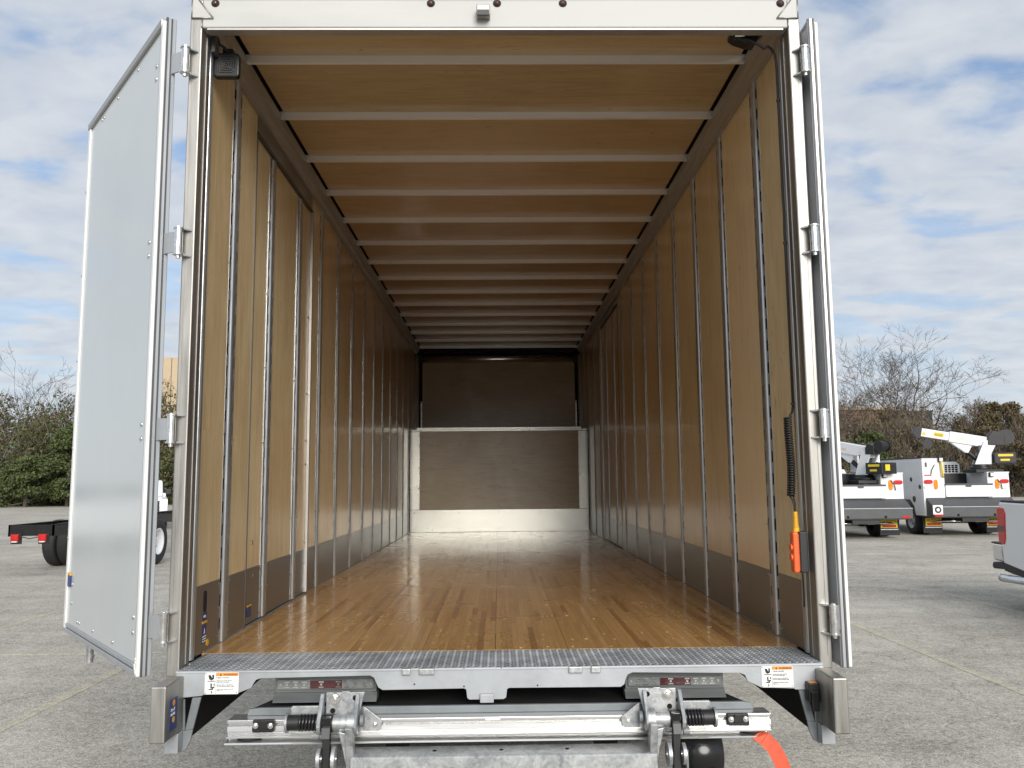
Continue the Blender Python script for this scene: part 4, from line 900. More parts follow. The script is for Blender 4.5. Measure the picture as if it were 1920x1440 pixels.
# ------------------------------------------------------------------ parked vehicles (each in its own frame: origin on the ground at the tail, +y forward)
def oval(mb, cx, cz, rx, rz, y, d=0.02, n=16, ex=0.62):
    p = [(cx + rx * abs(math.cos(a)) ** ex * (1 if math.cos(a) > 0 else -1), cz + rz * abs(math.sin(a)) ** ex * (1 if math.sin(a) > 0 else -1)) for a in [2 * math.pi * k / n for k in range(n)]]
    return mb.prism(p[::-1], 'y', y - d, y)
def service_truck(loc, rz, label, boom_yaw, boom_len, boom_el, comp, tall_left, pedx=0.78, dz=0.0, wk_=1.0):
    t = tag(empty('crane_service_truck', loc, rz), label, 'truck', 'crane service trucks parked on the lot')
    W = 1.33
    # side compartments
    zl = 2.39 if tall_left else 1.92
    for s, zt in ((-1, zl), (1, 1.92)):
        bx = MB().prism([(0.0, 0.62), (0.62, 0.62), (0.72, 0.88), (0.95, 1.06), (1.28, 1.06), (1.50, 0.88), (1.60, 0.62), (3.3, 0.62), (3.3, zt), (0.0, zt), (0.0, 1.0)], 'x', s * 0.66 if s > 0 else s * W, s * W if s > 0 else s * 0.66)
        cb = bx.build('side_compartment', 'vehicle_white', t, 0.015)
        # door gaps and latches on the outer face
        xo = s * (W + 0.002)
        for (y0, y1, z0, z1) in ((0.10, 0.60, 0.70, zt - .08), (0.66, 1.62, 1.16, zt - .08), (1.68, 2.4, 0.70, zt - .08), (2.45, 3.22, 0.70, zt - .08)):
            MB().box(xo - .004, xo + 0.012, y0, y1, z0, z1).build('compartment_door', 'vehicle_white', cb, 0.01)
            MB().cyl((xo + s * .012 - .004, y0 + 0.10, (z0 + z1) / 2), (xo + s * .012 + .010, y0 + 0.10, (z0 + z1) / 2), 0.07, 16).build('door_latch', 'black', cb)
        MB().prism([(0.60, 0.62), (0.68, 0.90), (0.94, 1.10), (1.29, 1.10), (1.54, 0.90), (1.62, 0.62), (1.57, 0.62), (1.48, 0.87), (1.27, 1.05), (0.96, 1.05), (0.73, 0.87), (0.65, 0.62)], 'x', xo - .02, xo + .03).build('wheel_arch', 'black', cb)
        MB().box(s * 0.655, s * (W + .01), -0.01, 3.32, zt, zt + .03).build('top_cap', 'black' if tall_left and s < 0 else 'vehicle_white', cb)
        # rear face: light cluster, work lamp
        f = s
        cl = s * 1.10
        k = MB(); oval(k, cl + (0.07 if s > 0 else -0.07) * 1, 1.66, 0.135, 0.065, -0.002); k.build('tail_lamp', 'red_lamp', cb)
        k = MB(); oval(k, cl + (0.07 if s > 0 else -0.07), 1.50, 0.135, 0.065, -0.002); k.build('reverse_lamp', 'white_lamp', cb)
        k = MB(); oval(k, cl - s * 0.155, 1.58, 0.062, 0.15, -0.002); k.build('turn_lamp', 'amber_lamp', cb)
        wk = MB().box(cl - s * .33 - .07, cl - s * .33 + .07, -0.09, 0.0, zt - .12, zt + .02).build('work_lamp', 'black', cb, 0.02); MB().box(cl - s * .33 - .05, cl - s * .33 + .05, -0.095, -0.09, zt - .10, zt).build('lamp_face', 'white_lamp', wk)
        MB().tube([(cl - s * .15, -0.03, zt - .2), (cl - s * .05, -.05, zt - .35), (cl - s * .02, -.03, zt - .5)], 0.012, 6).build('lamp_wire', 'black', cb)
    if tall_left:
        MB().tube([(-0.76, 0, 2.30), (-0.76, -0.07, 2.28), (-0.74, -0.08, 1.85), (-0.70, 0, 1.80)], 0.028, 8).build('grab_handle', 'sign_yellow', t)
        MB().box(-1.28, -1.05, -0.004, 0.0, 1.845, 1.88).build('decal', 'red_lamp', t)
        MB().box(-1.24, -1.18, -0.02, 0.0, 2.12, 2.26).build('latch_handle', 'vehicle_grey', t, .01)
        MB().cyl((-W - .016, 0.62, 1.12), (-W - .010, 0.62, 1.12), 0.10, 18).build('round_decal', 'leaf_dark', t)
    # bed, bulkhead and tailgate
    MB().box(-0.66, 0.66, 0.0, 3.3, 0.95, 1.18).build('bed_floor', 'black', t)
    MB().box(-0.66, 0.66, 1.2, 1.26, 1.18, 1.92).build('bed_box', 'black', t)
    tg = MB().box(-0.66, 0.66 + .12, -0.05, 0.0, 1.19, 1.55).build('tailgate', 'vehicle_white', t, 0.012)
    MB().box(-0.67, 0.79, -0.07, 0.01, 1.55, 1.60).build('tailgate_cap', 'vehicle_grey', tg, .01)
    MB().prism(rrect(-0.36, 0.42, 1.27, 1.42, 0.03), 'y', -0.056, -0.05).build('tailgate_emboss', 'vehicle_white', tg, .003)
    MB().box(-0.05, 0.12, -0.08, -0.05, 1.50, 1.545).build('tailgate_handle', 'vehicle_grey', tg, .006)
    # deck bumper
    bp = MB().prism([(-0.45, 0.58), (-0.47, 0.62), (-0.47, 0.90), (-0.40, 0.92), (0.0, 1.17), (0.3, 1.17), (0.3, 0.58)], 'x', -W + 0.06, W + .02)
    bpo = bp.build('work_bumper', 'vehicle_grey', t, 0.012)
    MB().box(-W + .06, W + .02, -0.472, -0.468, 0.90, 0.915).build('bumper_edge', 'grey_trim', bpo)
    for s in (-1, 1):
        MB().box(s * 1.02, s * 1.26, -0.474, -0.469, 0.62, 0.68).build('reflector', 'red_lamp', bpo)
        MB().cyl((s * 0.55, -0.475, 0.66), (s * 0.55, -0.46, 0.66), 0.04, 12).build('bumper_hole', 'void', bpo)
    vp = MB().box(-W + .02, -W + 0.32, -0.482, -0.470, 0.68, 0.96).build('vise_plate', 'sign_white', bpo, .01)
    MB().cyl((-W + .17, -0.49, 0.82), (-W + .17, -0.480, 0.82), 0.10, 18).build('vise_hole', 'black', vp); MB().cyl((-W + .17, -0.493, 0.82), (-W + .17, -0.489, 0.82), 0.05, 14).build('vise_hub', 'sign_white', vp)
    MB().box(-0.4, 0.4, -0.40, -0.30, 0.45, 0.58).build('hitch', 'black', bpo)
    # axle, wheels, flaps
    MB().cyl((-1.0, 1.1, 0.42), (1.0, 1.1, 0.42), 0.09, 12).build('axle', 'black', t)
    MB().box(-0.45, 0.45, 0.2, 6.8, 0.50, 0.72).build('chassis', 'black', t)
    MB().box(-1.25, 1.25, 0.15, 3.2, 0.55, 0.65).build('underbody', 'void', t)
    for s in (-1, 1):
        wheel(t, s * 1.14, 1.1, 0.43, 0.25, s, 'grey_trim'); wheel(t, s * 0.86, 1.1, 0.43, 0.25, s, 'grey_trim', hub=False); wheel(t, s * 1.02, 5.7, 0.43, 0.25, s, 'grey_trim', dish=.1)
        mf = MB().box(s * 0.68, s * 1.27, 0.28, 0.30, 0.08, 0.60).build('mud_flap', 'rubber', t)
        MB().box(s * 0.70, s * 1.20, 0.265, 0.279, 0.30, 0.56).build('flap_sign', 'sign_yellow', mf)
        MB().box(s * 0.74, s * 1.16, 0.258, 0.2645, 0.32, 0.39).build('flap_stripe', 'red_lamp', mf)
        text('flap_lettering', 'HUDSON', 0.14, 'ink', mf, (-1.17 if s < 0 else 0.74, 0.262, 0.425), (R(90), 0, 0), 0.80)
        MB().box(s * 0.70, s * 1.22, 0.268, 0.279, 0.24, 0.27).build('flap_bar', 'grey_trim', mf)
        MB().tube([(s * 0.95, 0.05, 0.45), (s * 0.5, -0.1, 0.46), (s * 0.15, -0.1, 0.45)], 0.03, 8).build('tail_pipe', 'chrome', t)
    # cab (ahead of the body)
    cp = [(3.4, 0.70), (6.6, 0.70), (6.7, 0.95), (6.65, 1.25), (5.6, 1.40), (5.1, 2.05), (3.6, 2.10), (3.42, 1.95)]
    cab = MB().prism(cp, 'x', -1.0, 1.0).build('cab', 'vehicle_white', t, 0.04, 3)
    MB().box(-0.8, 0.8, 3.385, 3.42, 1.45, 1.95).build('rear_window', 'glass_dark', cab)
    for s in (-1, 1): MB().prism([(3.6, 1.42), (5.35, 1.42), (5.0, 1.98), (3.65, 2.02)], 'x', s * 0.99, s * 1.012).build('side_window', 'glass_dark', cab)
    # tool box and compressor in the bed
    MB().box(-0.62, -0.02 if tall_left else 0.12, 1.6, 2.3, 1.90, 2.32).build('tool_box', 'vehicle_grey' if tall_left else 'black', t, 0.02)
    MB().box(-0.60, 0.60, 1.3, 3.2, 1.18, 1.90).build('bed_liner', 'black', t)
    cx0, cx1, cy, cz0, cz1 = comp
    co = MB().prism([(cx0, cz0), (cx1, cz0), (cx1, cz1 - .10), (cx1 - .10, cz1), (cx0 + .05, cz1), (cx0, cz1 - .05)][::-1], 'y', cy, cy + 0.6).build('compressor', 'vehicle_white', t, 0.02)
    wd_ = cx1 - cx0
    for k in range(4):
        for j in range(5):
            z = cz0 + .07 + (cz1 - cz0 - .2) * k / 3.4; x = cx0 + .06 + (wd_ - .15) * j / 4.6
            MB().box(x, x + (wd_ - .15) / 6.2, cy - .004, cy, z, z + (cz1 - cz0) / 8).build('grille_slot', 'void', co)
    # crane: pedestal, mast, control box, winch, boom
    P = Vector((pedx, 0.55, 1.93 + dz))
    ba = MB().box(pedx - .36, pedx + .5, 0.15, 0.95, P.z - .002, P.z + .10); ba.lathe([(0, .001), (0, .30), (.08, .30), (.09, .24), (.16, .24), (.16, .001)], (P.x, P.y, P.z + .10), (0, 0, 1), 22); bao = ba.build('crane_base', 'black', t, 0.01)
    cr = empty('crane_head', (P.x, P.y, P.z + .26), boom_yaw); cr.parent = t      # turned head; children are pieces of it
    def cadd(mb, name, mat, par=None, bev=0.0): return mb.build(name, mat, par or cr, bev)
    mp = [(-0.28, 0.0), (0.20, 0.0), (0.10, 0.25), (-0.10, 0.72), (-0.36, 0.80), (-0.46, 0.66), (-0.30, 0.35)]
    for s in (-1, 1): cadd(MB().prism(mp, 'x', s * 0.16 - .02, s * 0.16 + .02), 'mast_plate', 'vehicle_white', bev=.008)
    cadd(MB().box(-0.14, 0.14, -0.2, 0.05, 0.0, 0.6), 'mast_core', 'vehicle_grey')
    cbx = cadd(MB().box(-0.30, 0.30, -0.95, -0.33, 0.02, 0.36), 'control_box', 'black', bev=.02)
    for s in (-1, 1):
        cadd(MB().box(s * .301 - .001, s * .301 + .003, -0.86, -0.44, 0.24, 0.31), 'control_label', 'sign_yellow', cbx); cadd(MB().box(s * .301 - .001, s * .301 + .003, -0.76, -0.50, 0.10, 0.16), 'control_label', 'sign_yellow', cbx)
    cadd(MB().box(-0.16, 0.02, -0.955, -0.95, 0.12, 0.30), 'control_label', 'sign_yellow', cbx)
    # boom along +y of the head, raised by boom_el
    ce, se = math.cos(boom_el), math.sin(boom_el)
    def B(x, a, h): return (x, -0.34 + a * ce - h * se, 0.66 + a * se + h * ce)
    def bprism(prof, x0, x1):
        n = len(prof); v = [B(x0, a, h) for a, h in prof] + [B(x1, a, h) for a, h in prof]
        return MB().add(v, [tuple(range(n)), tuple(range(n, 2 * n))[::-1]] + [(i, n + i, n + (i + 1) % n, (i + 1) % n) for i in range(n)])
    BL = boom_len
    bm = cadd(bprism([(0, -0.16), (BL * .60, -0.16), (BL * .60, 0.17), (0, 0.17)], -0.13, 0.13), 'boom', 'vehicle_white', bev=.012)
    cadd(bprism([(BL * .60, -0.125), (BL, -0.125), (BL, 0.135), (BL * .60, 0.135)], -0.10, 0.10), 'boom_extension', 'vehicle_white', bm, .01)
    cadd(bprism([(BL, -0.20), (BL + .12, -0.22), (BL + .26, -0.08), (BL + .20, 0.16), (BL + .02, 0.20)], -0.12, 0.12), 'boom_tip', 'black', bm, .01)
    cadd(bprism([(BL * .26, -0.16), (BL * .58, -0.16), (BL * .34, -0.42), (BL * .30, -0.42)], -0.09, 0.09), 'boom_gusset', 'vehicle_white', bm, .01)
    c = B(0, BL * .32, -0.36); cadd(MB().cyl((0, 0.05, 0.12), c, 0.07, 12), 'lift_cylinder', 'black', bm)
    h = B(0, BL * .88, -0.34); cadd(MB().cyl((-0.06, h[1], h[2]), (0.06, h[1], h[2]), 0.15, 18), 'hook_block', 'black', bm); cadd(MB().tube([B(0, BL * 1.08, -.1), h], 0.012, 6), 'hoist_cable', 'vehicle_grey', bm)
    for x in (-.135, .135): cadd(bprism([(BL * .68, -.05), (BL * .82, -.05), (BL * .82, 0.07), (BL * .68, 0.07)], x * .78 - .004, x * .78 + .004), 'boom_label', 'sign_yellow', bm)
    s_ = 1 if math.sin(boom_yaw) > 0 else -1
    # lettering on the side of the boom that faces the tail
    tx = text('boom_lettering', 'PALFINGER', 0.115, 'ink', cr, (0, 0, 0), (0, 0, 0), 1.0, 'CENTER')
    e_y = Vector((0, -se, ce)); e_a = Vector((0, ce, se)); 
    e_x = -e_a; nrm = Vector((-1, 0, 0))             # readable from the -x side of the head
    ctr = Vector(B(-0.1105, BL * .75, -0.035))
    tx.matrix_local = Matrix.Translation(ctr) @ Matrix((e_x, e_y, nrm)).transposed().to_4x4() @ Matrix.Diagonal((BL * .14 / 0.70, 0.9, 1, 1))
    tw = text('boom_lettering', 'PSC 8025', 0.10, 'sign_yellow', cr, (0, 0, 0), (0, 0, 0), 1.0, 'CENTER')
    tw.matrix_local = Matrix.Translation(Vector(B(-0.1325, BL * .44, -0.06))) @ Matrix((e_x, e_y, nrm)).transposed().to_4x4() @ Matrix.Diagonal((BL * .18 / 0.55, 1, 1, 1))
    for x in (-.109,): cadd(bprism([(BL * .93, -.06), (BL * .99, -.06), (BL * .96, 0.05)], x - .004, x), 'hazard_label', 'sign_yellow', bm)
    wn = cadd(bprism([(a_ * wk_, h_ * wk_) for a_, h_ in ((-.36, -.02), (-.30, 0.34), (0.05, 0.40), (0.16, 0.20), (0.12, -.08))], -0.20, 0.10), 'winch', 'black', bm, .02)
    c = B(0, -0.36, 0.26); cadd(MB().cyl((-0.18, c[1], c[2]), (-0.14, c[1], c[2]), 0.24 * wk_, 20).cyl((0.14, c[1], c[2]), (0.18, c[1], c[2]), 0.24 * wk_, 20).cyl((-.14, c[1], c[2]), (.14, c[1], c[2]), 0.14, 16), 'winch_drum', 'black', wn)
    return t

def pickup(loc, rz, label, grp='white pickup trucks on the lot'):
    """crew-cab pickup, tail at y = 0, nose at y = 6.2"""
    t = tag(empty('pickup_truck', loc, rz), label, 'pickup', grp)
    def arch(yc, r=0.50, z=0.62):
        return [(yc - r * math.cos(R(a)), 0.40 + max(0.0, r * math.sin(R(a))) * 1.02 + 0.10) for a in range(0, 181, 20)]
    low = [(0.06, 0.62), (0.06, 0.60)] + arch(1.32) + [(1.95, 0.50), (4.5, 0.50)] + arch(5.12) + [(5.75, 0.52), (6.12, 0.58), (6.16, 0.95), (6.10, 1.20), (5.2, 1.28), (4.25, 1.30), (4.2, 1.42), (0.04, 1.45), (0.02, 1.30)]
    bd = MB().prism(low, 'x', -1.0, 1.0).build('body', 'vehicle_white', t, 0.05, 3)
    MB().box(-0.86, 0.86, 0.10, 1.95, 1.4502, 1.47).build('bed_well', 'void', bd)
    for s in (-1, 1): MB().box(s * 0.86, s * 0.985, 0.05, 1.97, 1.451, 1.480).build('bed_rail', 'black', bd, 0.01)
    MB().box(-0.86, 0.86, 0.03, 0.10, 1.4502, 1.475).build('tailgate_cap', 'black', bd, .01)
    cb = MB().prism([(2.0, 1.40), (4.55, 1.30), (3.75, 1.92), (3.4, 1.97), (2.25, 1.95), (2.08, 1.85)], 'x', -0.88, 0.88).build('cab', 'vehicle_white', t, 0.06, 3)
    for s in (-1, 1):
        MB().prism([(2.2, 1.46), (3.05, 1.44), (3.05, 1.86), (2.3, 1.86)], 'x', s * 0.872, s * 0.892).build('side_window', 'glass_dark', cb, 0.01)
        MB().prism([(3.12, 1.44), (4.15, 1.42), (3.70, 1.84), (3.12, 1.86)], 'x', s * 0.872, s * 0.892).build('side_window', 'glass_dark', cb, 0.01)
        MB().box(s * 0.99, s * 1.22, 3.95, 4.05, 1.36, 1.60).build('mirror', 'black', cb, 0.03)
        tl = MB().prism([(-0.015, 0.88), (-0.015, 1.36), (0.02, 1.385), (0.16, 1.37), (0.20, 1.30), (0.17, 0.95), (0.13, 0.86)], 'x', s * 0.86, s * 1.012).build('tail_lamp', 'red_lamp', t, 0.015)
        MB().prism([(-0.017, 1.04), (-0.017, 1.12), (0.168, 1.13), (0.165, 1.04)], 'x', s * 0.95, s * 1.0135).build('lamp_band', 'red_lens', tl)
        MB().prism([(0.06, 0.50), (0.30, 0.47), (0.80, 0.44), (0.78, 0.52), (0.2, 0.60), (0.06, 0.62)], 'x', s * 0.90, s * 1.0).build('lower_trim', 'black', t, .01)
        wheel(t, s * 0.90, 1.32, 0.40, 0.28, s, 'chrome', dish=.15); wheel(t, s * 0.90, 5.12, 0.40, 0.28, s, 'chrome', dish=.15)
        MB().prism([(1.32 - .56 * math.cos(R(a)), .46 + .55 * math.sin(R(a))) for a in range(0, 181, 15)] + [(1.32 + .5 * math.cos(R(a)), .46 + .49 * math.sin(R(a))) for a in range(0, 181, 15)], 'x', s * 0.985, s * 1.006).build('arch_lip', 'vehicle_white', bd)
        for y0, y1 in ((2.12, 3.06), (3.12, 4.15)): MB().box(s * .998, s * 1.004, y0, y0 + .012, .6, 1.36).build('door_gap', 'void', bd); MB().box(s * 1.0, s * 1.035, y1 - .9, y1 - .7, 1.20, 1.235).build('door_handle', 'vehicle_white', bd, .008)
    bu = MB().prism([(-0.20, 0.62), (-0.22, 0.66), (-0.22, 0.84), (-0.18, 0.87), (0.05, 0.87), (0.05, 0.62)], 'x', -1.0, 1.0).build('rear_bumper', 'chrome', t, 0.03, 3)
    MB().prism([(-0.23, 0.86), (-0.23, 0.885), (0.05, 0.885), (0.05, 0.86)], 'x', -1.005, 1.005).build('step_pad', 'black', bu, .01)
    MB().prism([(-0.24, 0.50), (-0.26, 0.55), (-0.23, 0.60), (0.10, 0.61), (0.10, 0.52)], 'x', -1.0, 1.0).build('bumper_valance', 'black', bu, 0.02)
    MB().tube([(0.55, 0.9, 0.42), (0.85, 0.75, 0.42), (1.00, 0.5, 0.41), (1.02, 0.10, 0.40), (1.02, 0.02, 0.40)], 0.052, 14).build('tail_pipe', 'chrome', t)
    MB().box(-0.9, 0.9, 0.3, 5.9, 0.36, 0.52).build('underbody', 'void', t)
    MB().box(-0.7, 0.7, 6.10, 6.18, 0.70, 1.15).build('grille', 'black', t, .02)
    MB().box(-1.0, 1.0, 6.05, 6.22, 0.48, 0.66).build('front_bumper', 'chrome', t, .03)
    return t

tb = service_truck((14.45, 22.4, 0), R(-1.5), 'white crane truck with boom raised sideways, lettered boom and yellow grab handle', R(76), 2.05, R(11), (-0.05, 0.62, 1.5, 1.88, 2.30), True)
ta = service_truck((10.75, 21.6, 0), R(-1.5), 'white crane truck partly behind the right door with its boom stowed forward', R(24), 2.4, R(10), (0.52, 1.24, 1.3, 1.96, 2.74), False, 0.42, -0.30, 0.7)
pickup((8.07, 8.5, 0), R(177), 'white pickup truck cut off at the right edge with red tail lamp showing')
pickup((-16.67, 35.67, 0), R(204), 'white pickup truck glimpsed between the open left door and the post')
pickup((-20.2, 11.0, 0), R(-38), 'white pickup truck seen only as a faint reflection in the left door')

# bare chassis truck on the left
ct = tag(empty('chassis_truck', (-8.95, 12.95, 0), 0.0), 'black bare truck chassis with red tail lamps and white wheel rims', 'truck')
for s in (-1, 1):
    MB().prism([(s * 0.40, 0.84), (s * 0.43, 0.84), (s * 0.43, 1.06), (s * 0.40, 1.06)], 'y', 0.0, 13.5).build('chassis_rail', 'black_gloss', ct)
    MB().prism([(s * 0.43, 1.05), (s * 0.35, 1.05), (s * 0.35, 1.06), (s * 0.43, 1.06)], 'y', 0.0, 13.5).build('rail_flange', 'black_gloss', ct)
    lm = MB().box(s * 0.26 - .07, s * 0.26 + .07, -0.10, -0.02, 0.755, 0.885).build('tail_lamp', 'red_lamp', ct, .012)
    MB().box(s * .26 - .05, s * .26 + .05, -0.09, -0.03, 0.735, 0.7545).build('plate_light', 'white_lamp', lm)
    MB().box(s * .26 - .10, s * .26 + .10, -0.02, 0.0, 0.70, 0.90).build('lamp_bracket', 'black', ct)
    wheel(ct, s * 1.06, 3.1, 0.515, 0.28, s, 'vehicle_white', 0.75); wheel(ct, s * 0.74, 3.1, 0.515, 0.28, s, 'vehicle_white', hub=False)
    wheel(ct, s * 1.0, 12.6, 0.515, 0.28, s, 'vehicle_white', .1)
MB().box(-0.43, 0.43, 0.0, 0.03, 0.85, 1.055).build('end_member', 'black_gloss', ct)
for y in (1.6, 4.4, 6.0, 8.0): MB().box(-0.40, 0.40, y, y + .08, 0.82, 1.02).build('cross_member', 'black_gloss', ct)
MB().cyl((-1.0, 3.1, 0.515), (1.0, 3.1, 0.515), 0.10, 14).build('axle', 'black', ct); MB().lathe([(-.2, .05), (-.15, .2), (0, .25), (.15, .2), (.2, .05)], (0, 3.1, .515), (0, 1, 0), 16).build('differential', 'black', ct)
MB().tube([(-.2, -0.01, .84), (0, -.03, .80), (.2, -.01, .84)], .012, 6).build('lamp_wire', 'vehicle_grey', ct)
MB().prism([(11.2, 0.75), (13.9, 0.75), (14.0, 1.5), (13.0, 1.75), (12.7, 2.6), (11.25, 2.65)], 'x', -1.05, 1.05).build('cab', 'vehicle_white', ct, .06, 3)
MB().box(-0.8, 0.8, 11.18, 11.22, 1.7, 2.4).build('rear_window', 'glass_dark', ct)

# ------------------------------------------------------------------ buildings beyond the trees
tbld = tag(empty('tan_building', (-28.6, 92, 0)), 'tall tan concrete panel building behind the trees left of the truck', 'building')
for k in range(3):
    for j in range(5):
        MB().box(-15 + 6 * j + .04, -15 + 6 * j + 5.96, 0, 10, 5.6 * k + .04 - .5, 5.6 * k + 5.54 - .5).build('wall_panel', 'tan_wall', tbld)
MB().box(-14.9, 14.9, .05, 9.9, -.4, 16.2).build('wall_core', 'vehicle_grey', tbld)
bb = tag(empty('brick_building', (55, 112, 0)), 'low brown brick building with a glass bay behind the bare trees', 'building')
MB().box(-20, 0.5, 0, 14, 0, 11.2).build('wall', 'brick_wall', bb); MB().box(-20.3, 0.8, -.3, 14, 11.2, 11.6).build('parapet', 'tan_wall', bb)
gb = MB().box(0.5, 6.2, 0.6, 12, 0, 11.4).build('glass_bay', 'grey_trim', bb)
for i in range(4):
    for j in range(3): MB().box(.7 + 1.38 * i, .7 + 1.38 * i + 1.25, .52, .6, 2.2 + 3.1 * j, 4.9 + 3.1 * j).build('pane', 'glass_dark', gb)

# ------------------------------------------------------------------ trees
def quads(name, P, S, U, mat, parent=None, tri=False):
    """leaf-sized faces: centres P, half sizes S (n,2), orientation from random frames U (n,2,3)"""
    n = len(P); a = U[:, 0] * S[:, :1]; b = U[:, 1] * S[:, 1:]
    v = np.stack([P - a - b, P + a - b, P + a + b, P - a + b], 1).reshape(-1, 3)
    me = bpy.data.meshes.new(name); me.vertices.add(4 * n); me.vertices.foreach_set('co', v.astype(np.float32).ravel())
    me.loops.add(4 * n); me.loops.foreach_set('vertex_index', np.arange(4 * n, dtype=np.int32)); me.polygons.add(n)
    me.polygons.foreach_set('loop_start', np.arange(0, 4 * n, 4, dtype=np.int32)); me.polygons.foreach_set('loop_total', np.full(n, 4, np.int32))
    me.update(calc_edges=True); me.materials.append(MAT[mat])
    o = bpy.data.objects.new(name, me); COL.objects.link(o); o.parent = parent; return o
def frames(n, up=0.0):
    a = rng.normal(size=(n, 3)); a[:, 2] += up * np.sign(a[:, 2]); a /= np.linalg.norm(a, axis=1, keepdims=True)
    b = rng.normal(size=(n, 3)); b -= a * (a * b).sum(1, keepdims=True); b /= np.linalg.norm(b, axis=1, keepdims=True)
    return np.stack([a, b], 1)
def blobs(centres, n, shell=0.55):
    """points in clumps: (x, y, z, rx, ry, rz)"""
    C = np.array(centres); vol = (C[:, 3] * C[:, 5]); k = rng.choice(len(C), n, p=vol / vol.sum()); d = rng.normal(size=(n, 3)); d /= np.linalg.norm(d, axis=1, keepdims=True)
    r = (shell + (1 - shell) * rng.random((n, 1))) ** 0.8
    return C[k, :3] + d * r * C[k, 3:]
def bare_tree(name, loc, h, label, seed, spread=0.55, depth=6, trunk=0.2, lean=0.0, par_group='bare winter trees'):
    rnd = random.Random(seed); t = tag(empty(name, loc), label, 'tree', par_group)
    tr, br, tw = MB(), MB(), MB()
    def grow(p, d, ln, r, lev):
        segs = 4 if lev < 3 else 3; pts = [p]; rs = [r]; q = p; dd = d
        for i in range(segs):
            dd = (dd + Vector((rnd.gauss(0, .10 + .03 * lev), rnd.gauss(0, .10 + .03 * lev), 0.05 + rnd.gauss(0, .05)))).normalized()
            q = q + dd * ln / segs; pts.append(q); rs.append(r * (1 - 0.35 * (i + 1) / segs))
        (tr if lev == 0 else br if lev < 3 else tw).tube(pts, rs, 8 if lev == 0 else 5 if lev < 3 else 3)
        if lev >= depth: return
        nc = rnd.choice((2, 3, 3)) if lev else rnd.choice((3, 4))
        for c in range(nc):
            k = segs if c == 0 else rnd.randint(2, segs); b = pts[k]
            ax = Vector((rnd.gauss(0, 1), rnd.gauss(0, 1), rnd.gauss(0, .35))).normalized(); nd = (dd * (1.0 if c == 0 else .75) + ax * spread * rnd.uniform(.6, 1.35)).normalized()
            grow(b, nd, ln * rnd.uniform(.62, .86), max(rs[k] * (.84 if c == 0 else .66), .014), lev + 1)
    grow(Vector((0, 0, 0)), Vector((lean, 0, 1)).normalized(), h * 0.30, trunk, 0)
    tr.build('trunk', 'bark', t); br.build('branches', 'bark', t); tag(tw.build('crown', 'bark', t), kind='stuff')
    return t
def thicket(name, x0, x1, y0, y1, hfun, label, green, n):
    cs = []
    x = x0
    while x < x1:
        for row in range(3):
            y = y0 + (y1 - y0) * (row + rng.random() * .8) / 3; h = hfun(x, row); z = 0.6
            while z < h:
                cs.append((x + rng.normal() * .7, y + rng.normal() * .6, z, rng.uniform(.8, 1.6), rng.uniform(.8, 1.4), rng.uniform(.6, 1.2))); z += rng.uniform(.6, 1.1)
        x += rng.uniform(.9, 1.5)
    P = blobs(cs, n); P[:, 2] = np.maximum(P[:, 2], .05); d = rng.random(n)
    return P, cs
def hL(x, row): return 5.6 + row * 2.0 + 1.0 * math.sin(x * .9) + rng.normal() * .6
def hR(x, row): return 5.6 + row * 1.3 + 0.6 * math.sin(x * .7 + 1) + rng.normal() * .5
for nm, x0, x1, hf, lab, mix in (('thicket', -62, -6, hL, 'dense mass of dark evergreen and brown brush edging the left of the lot', (.60, .30)), ('thicket', 6, 66, hR, 'dense brown leafless brush along the right edge of the lot', (.16, .34))):
    P, cs = thicket(nm, x0, x1, 70, 77, hf, lab, 0, 170000)
    root = tag(empty(nm, ((x0 + x1) / 2, 73, 0)), lab, 'brush', kind='stuff'); P = P - np.array([(x0 + x1) / 2, 73, 0])
    u = rng.random(len(P)); low = np.clip(1.25 - P[:, 2] / (15.0 if x0 < 0 else 7.0), .25, 1.25)
    m1 = u < mix[0] * low; m2 = (~m1) & (u < mix[0] * low + mix[1]); m3 = ~(m1 | m2)
    quads('leaves', P[m1], np.stack([rng.uniform(.05, .13, m1.sum()), rng.uniform(.04, .09, m1.sum())], 1), frames(m1.sum()), 'leaf_dark', root)
    quads('dry_leaves', P[m2], np.stack([rng.uniform(.05, .12, m2.sum()), rng.uniform(.03, .08, m2.sum())], 1), frames(m2.sum()), 'leaf_olive', root)
    quads('twigs', P[m3], np.stack([rng.uniform(.25, .75, m3.sum()), rng.uniform(.006, .016, m3.sum())], 1), frames(m3.sum(), 1.0), 'twig_brown', root)
def leafy_tree(name, loc, label, cs, n, mats, trunk_h, size=(.05, .12), grp='evergreen trees at the lot edge'):
    t = tag(empty(name, loc), label, 'tree', grp)
    tk = MB().tube([(0, 0, 0), (.05, .02, trunk_h * .4), (-.04, .05, trunk_h * .75), (.02, 0, trunk_h)], [.17, .14, .10, .05], 8)
    for c in cs[::3]: tk.tube([(0, 0, max(.4, c[2] - 1.0)), (c[0] * .5, c[1] * .5, c[2] - .3), (c[0], c[1], c[2])], [.05, .035, .015], 5)
    tk.build('trunk', 'bark', t)
    P = blobs(cs, n, .45); quads('crown', P, np.stack([rng.uniform(*size, n), rng.uniform(size[0] * .7, size[1] * .7, n)], 1), frames(n), mats, t)
    return t
def crown(h, r, n, base=.5, pw=1.0):
    o = []
    for k in range(n):
        z = base + (h - base) * rng.random() ** .8; rr = r * (1 - ((z - base) / (h - base)) ** (2.2 * pw)) ** .5 + .2; a = rng.uniform(0, 6.28); q = rr * rng.uniform(.3, 1.0)
        o.append((q * math.cos(a), q * math.sin(a), z, rng.uniform(.5, .95), rng.uniform(.5, .95), rng.uniform(.35, .7)))
    return o
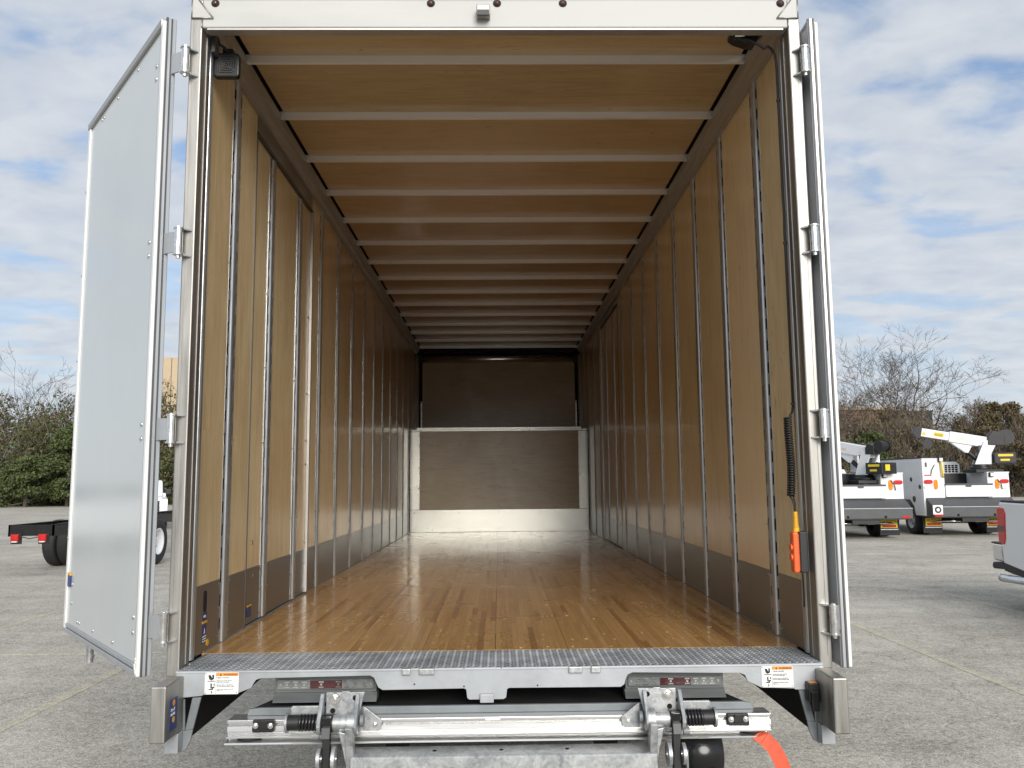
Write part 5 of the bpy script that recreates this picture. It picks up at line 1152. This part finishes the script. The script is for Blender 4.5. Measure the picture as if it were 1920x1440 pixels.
leafy_tree('cedar_tree', (-36.2, 67.5, 0), 'dark green cedar at the lot edge, tallest of the low evergreens', crown(6.6, 2.1, 55, .4, .5), 16000, 'leaf_dark', 6)
leafy_tree('evergreen_shrub', (-39.3, 66.8, 0), 'low round dark green shrub at the left edge of the photo', crown(4.0, 1.9, 35, .3), 9000, 'leaf_dark', 3.2)
leafy_tree('evergreen_shrub', (-33.2, 66.6, 0), 'low dark green shrub beside the open left door', crown(4.3, 2.0, 38, .3), 9000, 'leaf_dark', 3.4)
leafy_tree('oak_tree', (-37.6, 76.5, 0), 'olive leaved oak rising above the brush on the left', crown(9.4, 3.0, 60, 3.5), 14000, 'leaf_olive', 8)
leafy_tree('oak_tree', (46.5, 73.0, 0), 'olive green live oak at the far right above the brush', crown(8.2, 6.0, 100, 1.2, .6), 20000, 'leaf_olive', 6)
leafy_tree('evergreen_shrub', (33.2, 71.0, 0), 'green vine covered bush between the two crane trucks', crown(5.6, 1.7, 30, 1.2), 6000, 'leaf_dark', 4.5)
bare_tree('bare_tree', (-44.2, 73, 0), 13.8, 'leafless tree at the left edge rising above the brush', 3, .55, 6, .17)
bare_tree('bare_tree', (-36.0, 78, 0), 11.0, 'small leafless tree poking above the oak beside the left door', 11, .6, 5, .12)
bare_tree('bare_tree', (39.3, 76, 0), 15.8, 'largest leafless tree on the right with wide spreading limbs', 21, .62, 7, .30, -.05)
bare_tree('bare_tree', (42.6, 77, 0), 13.8, 'leafless tree just right of the largest one', 34, .66, 6, .22, .10)
bare_tree('bare_tree', (32.0, 75, 0), 12.2, 'slender leafless tree left of the largest one', 5, .55, 6, .14)
bare_tree('bare_tree', (28.6, 76, 0), 10.5, 'leafless tree partly hidden by the open right door', 8, .6, 5, .13)

# lettering becomes ordinary meshes
bpy.context.view_layer.update()
dg = bpy.context.evaluated_depsgraph_get()
for o in TEXTS:
    me = bpy.data.meshes.new_from_object(o.evaluated_get(dg)); nm = o.name.split('.')[0]
    n_ = bpy.data.objects.new(nm, me); COL.objects.link(n_); n_.parent = o.parent; n_.matrix_local = o.matrix_local.copy()
    bpy.data.objects.remove(o)
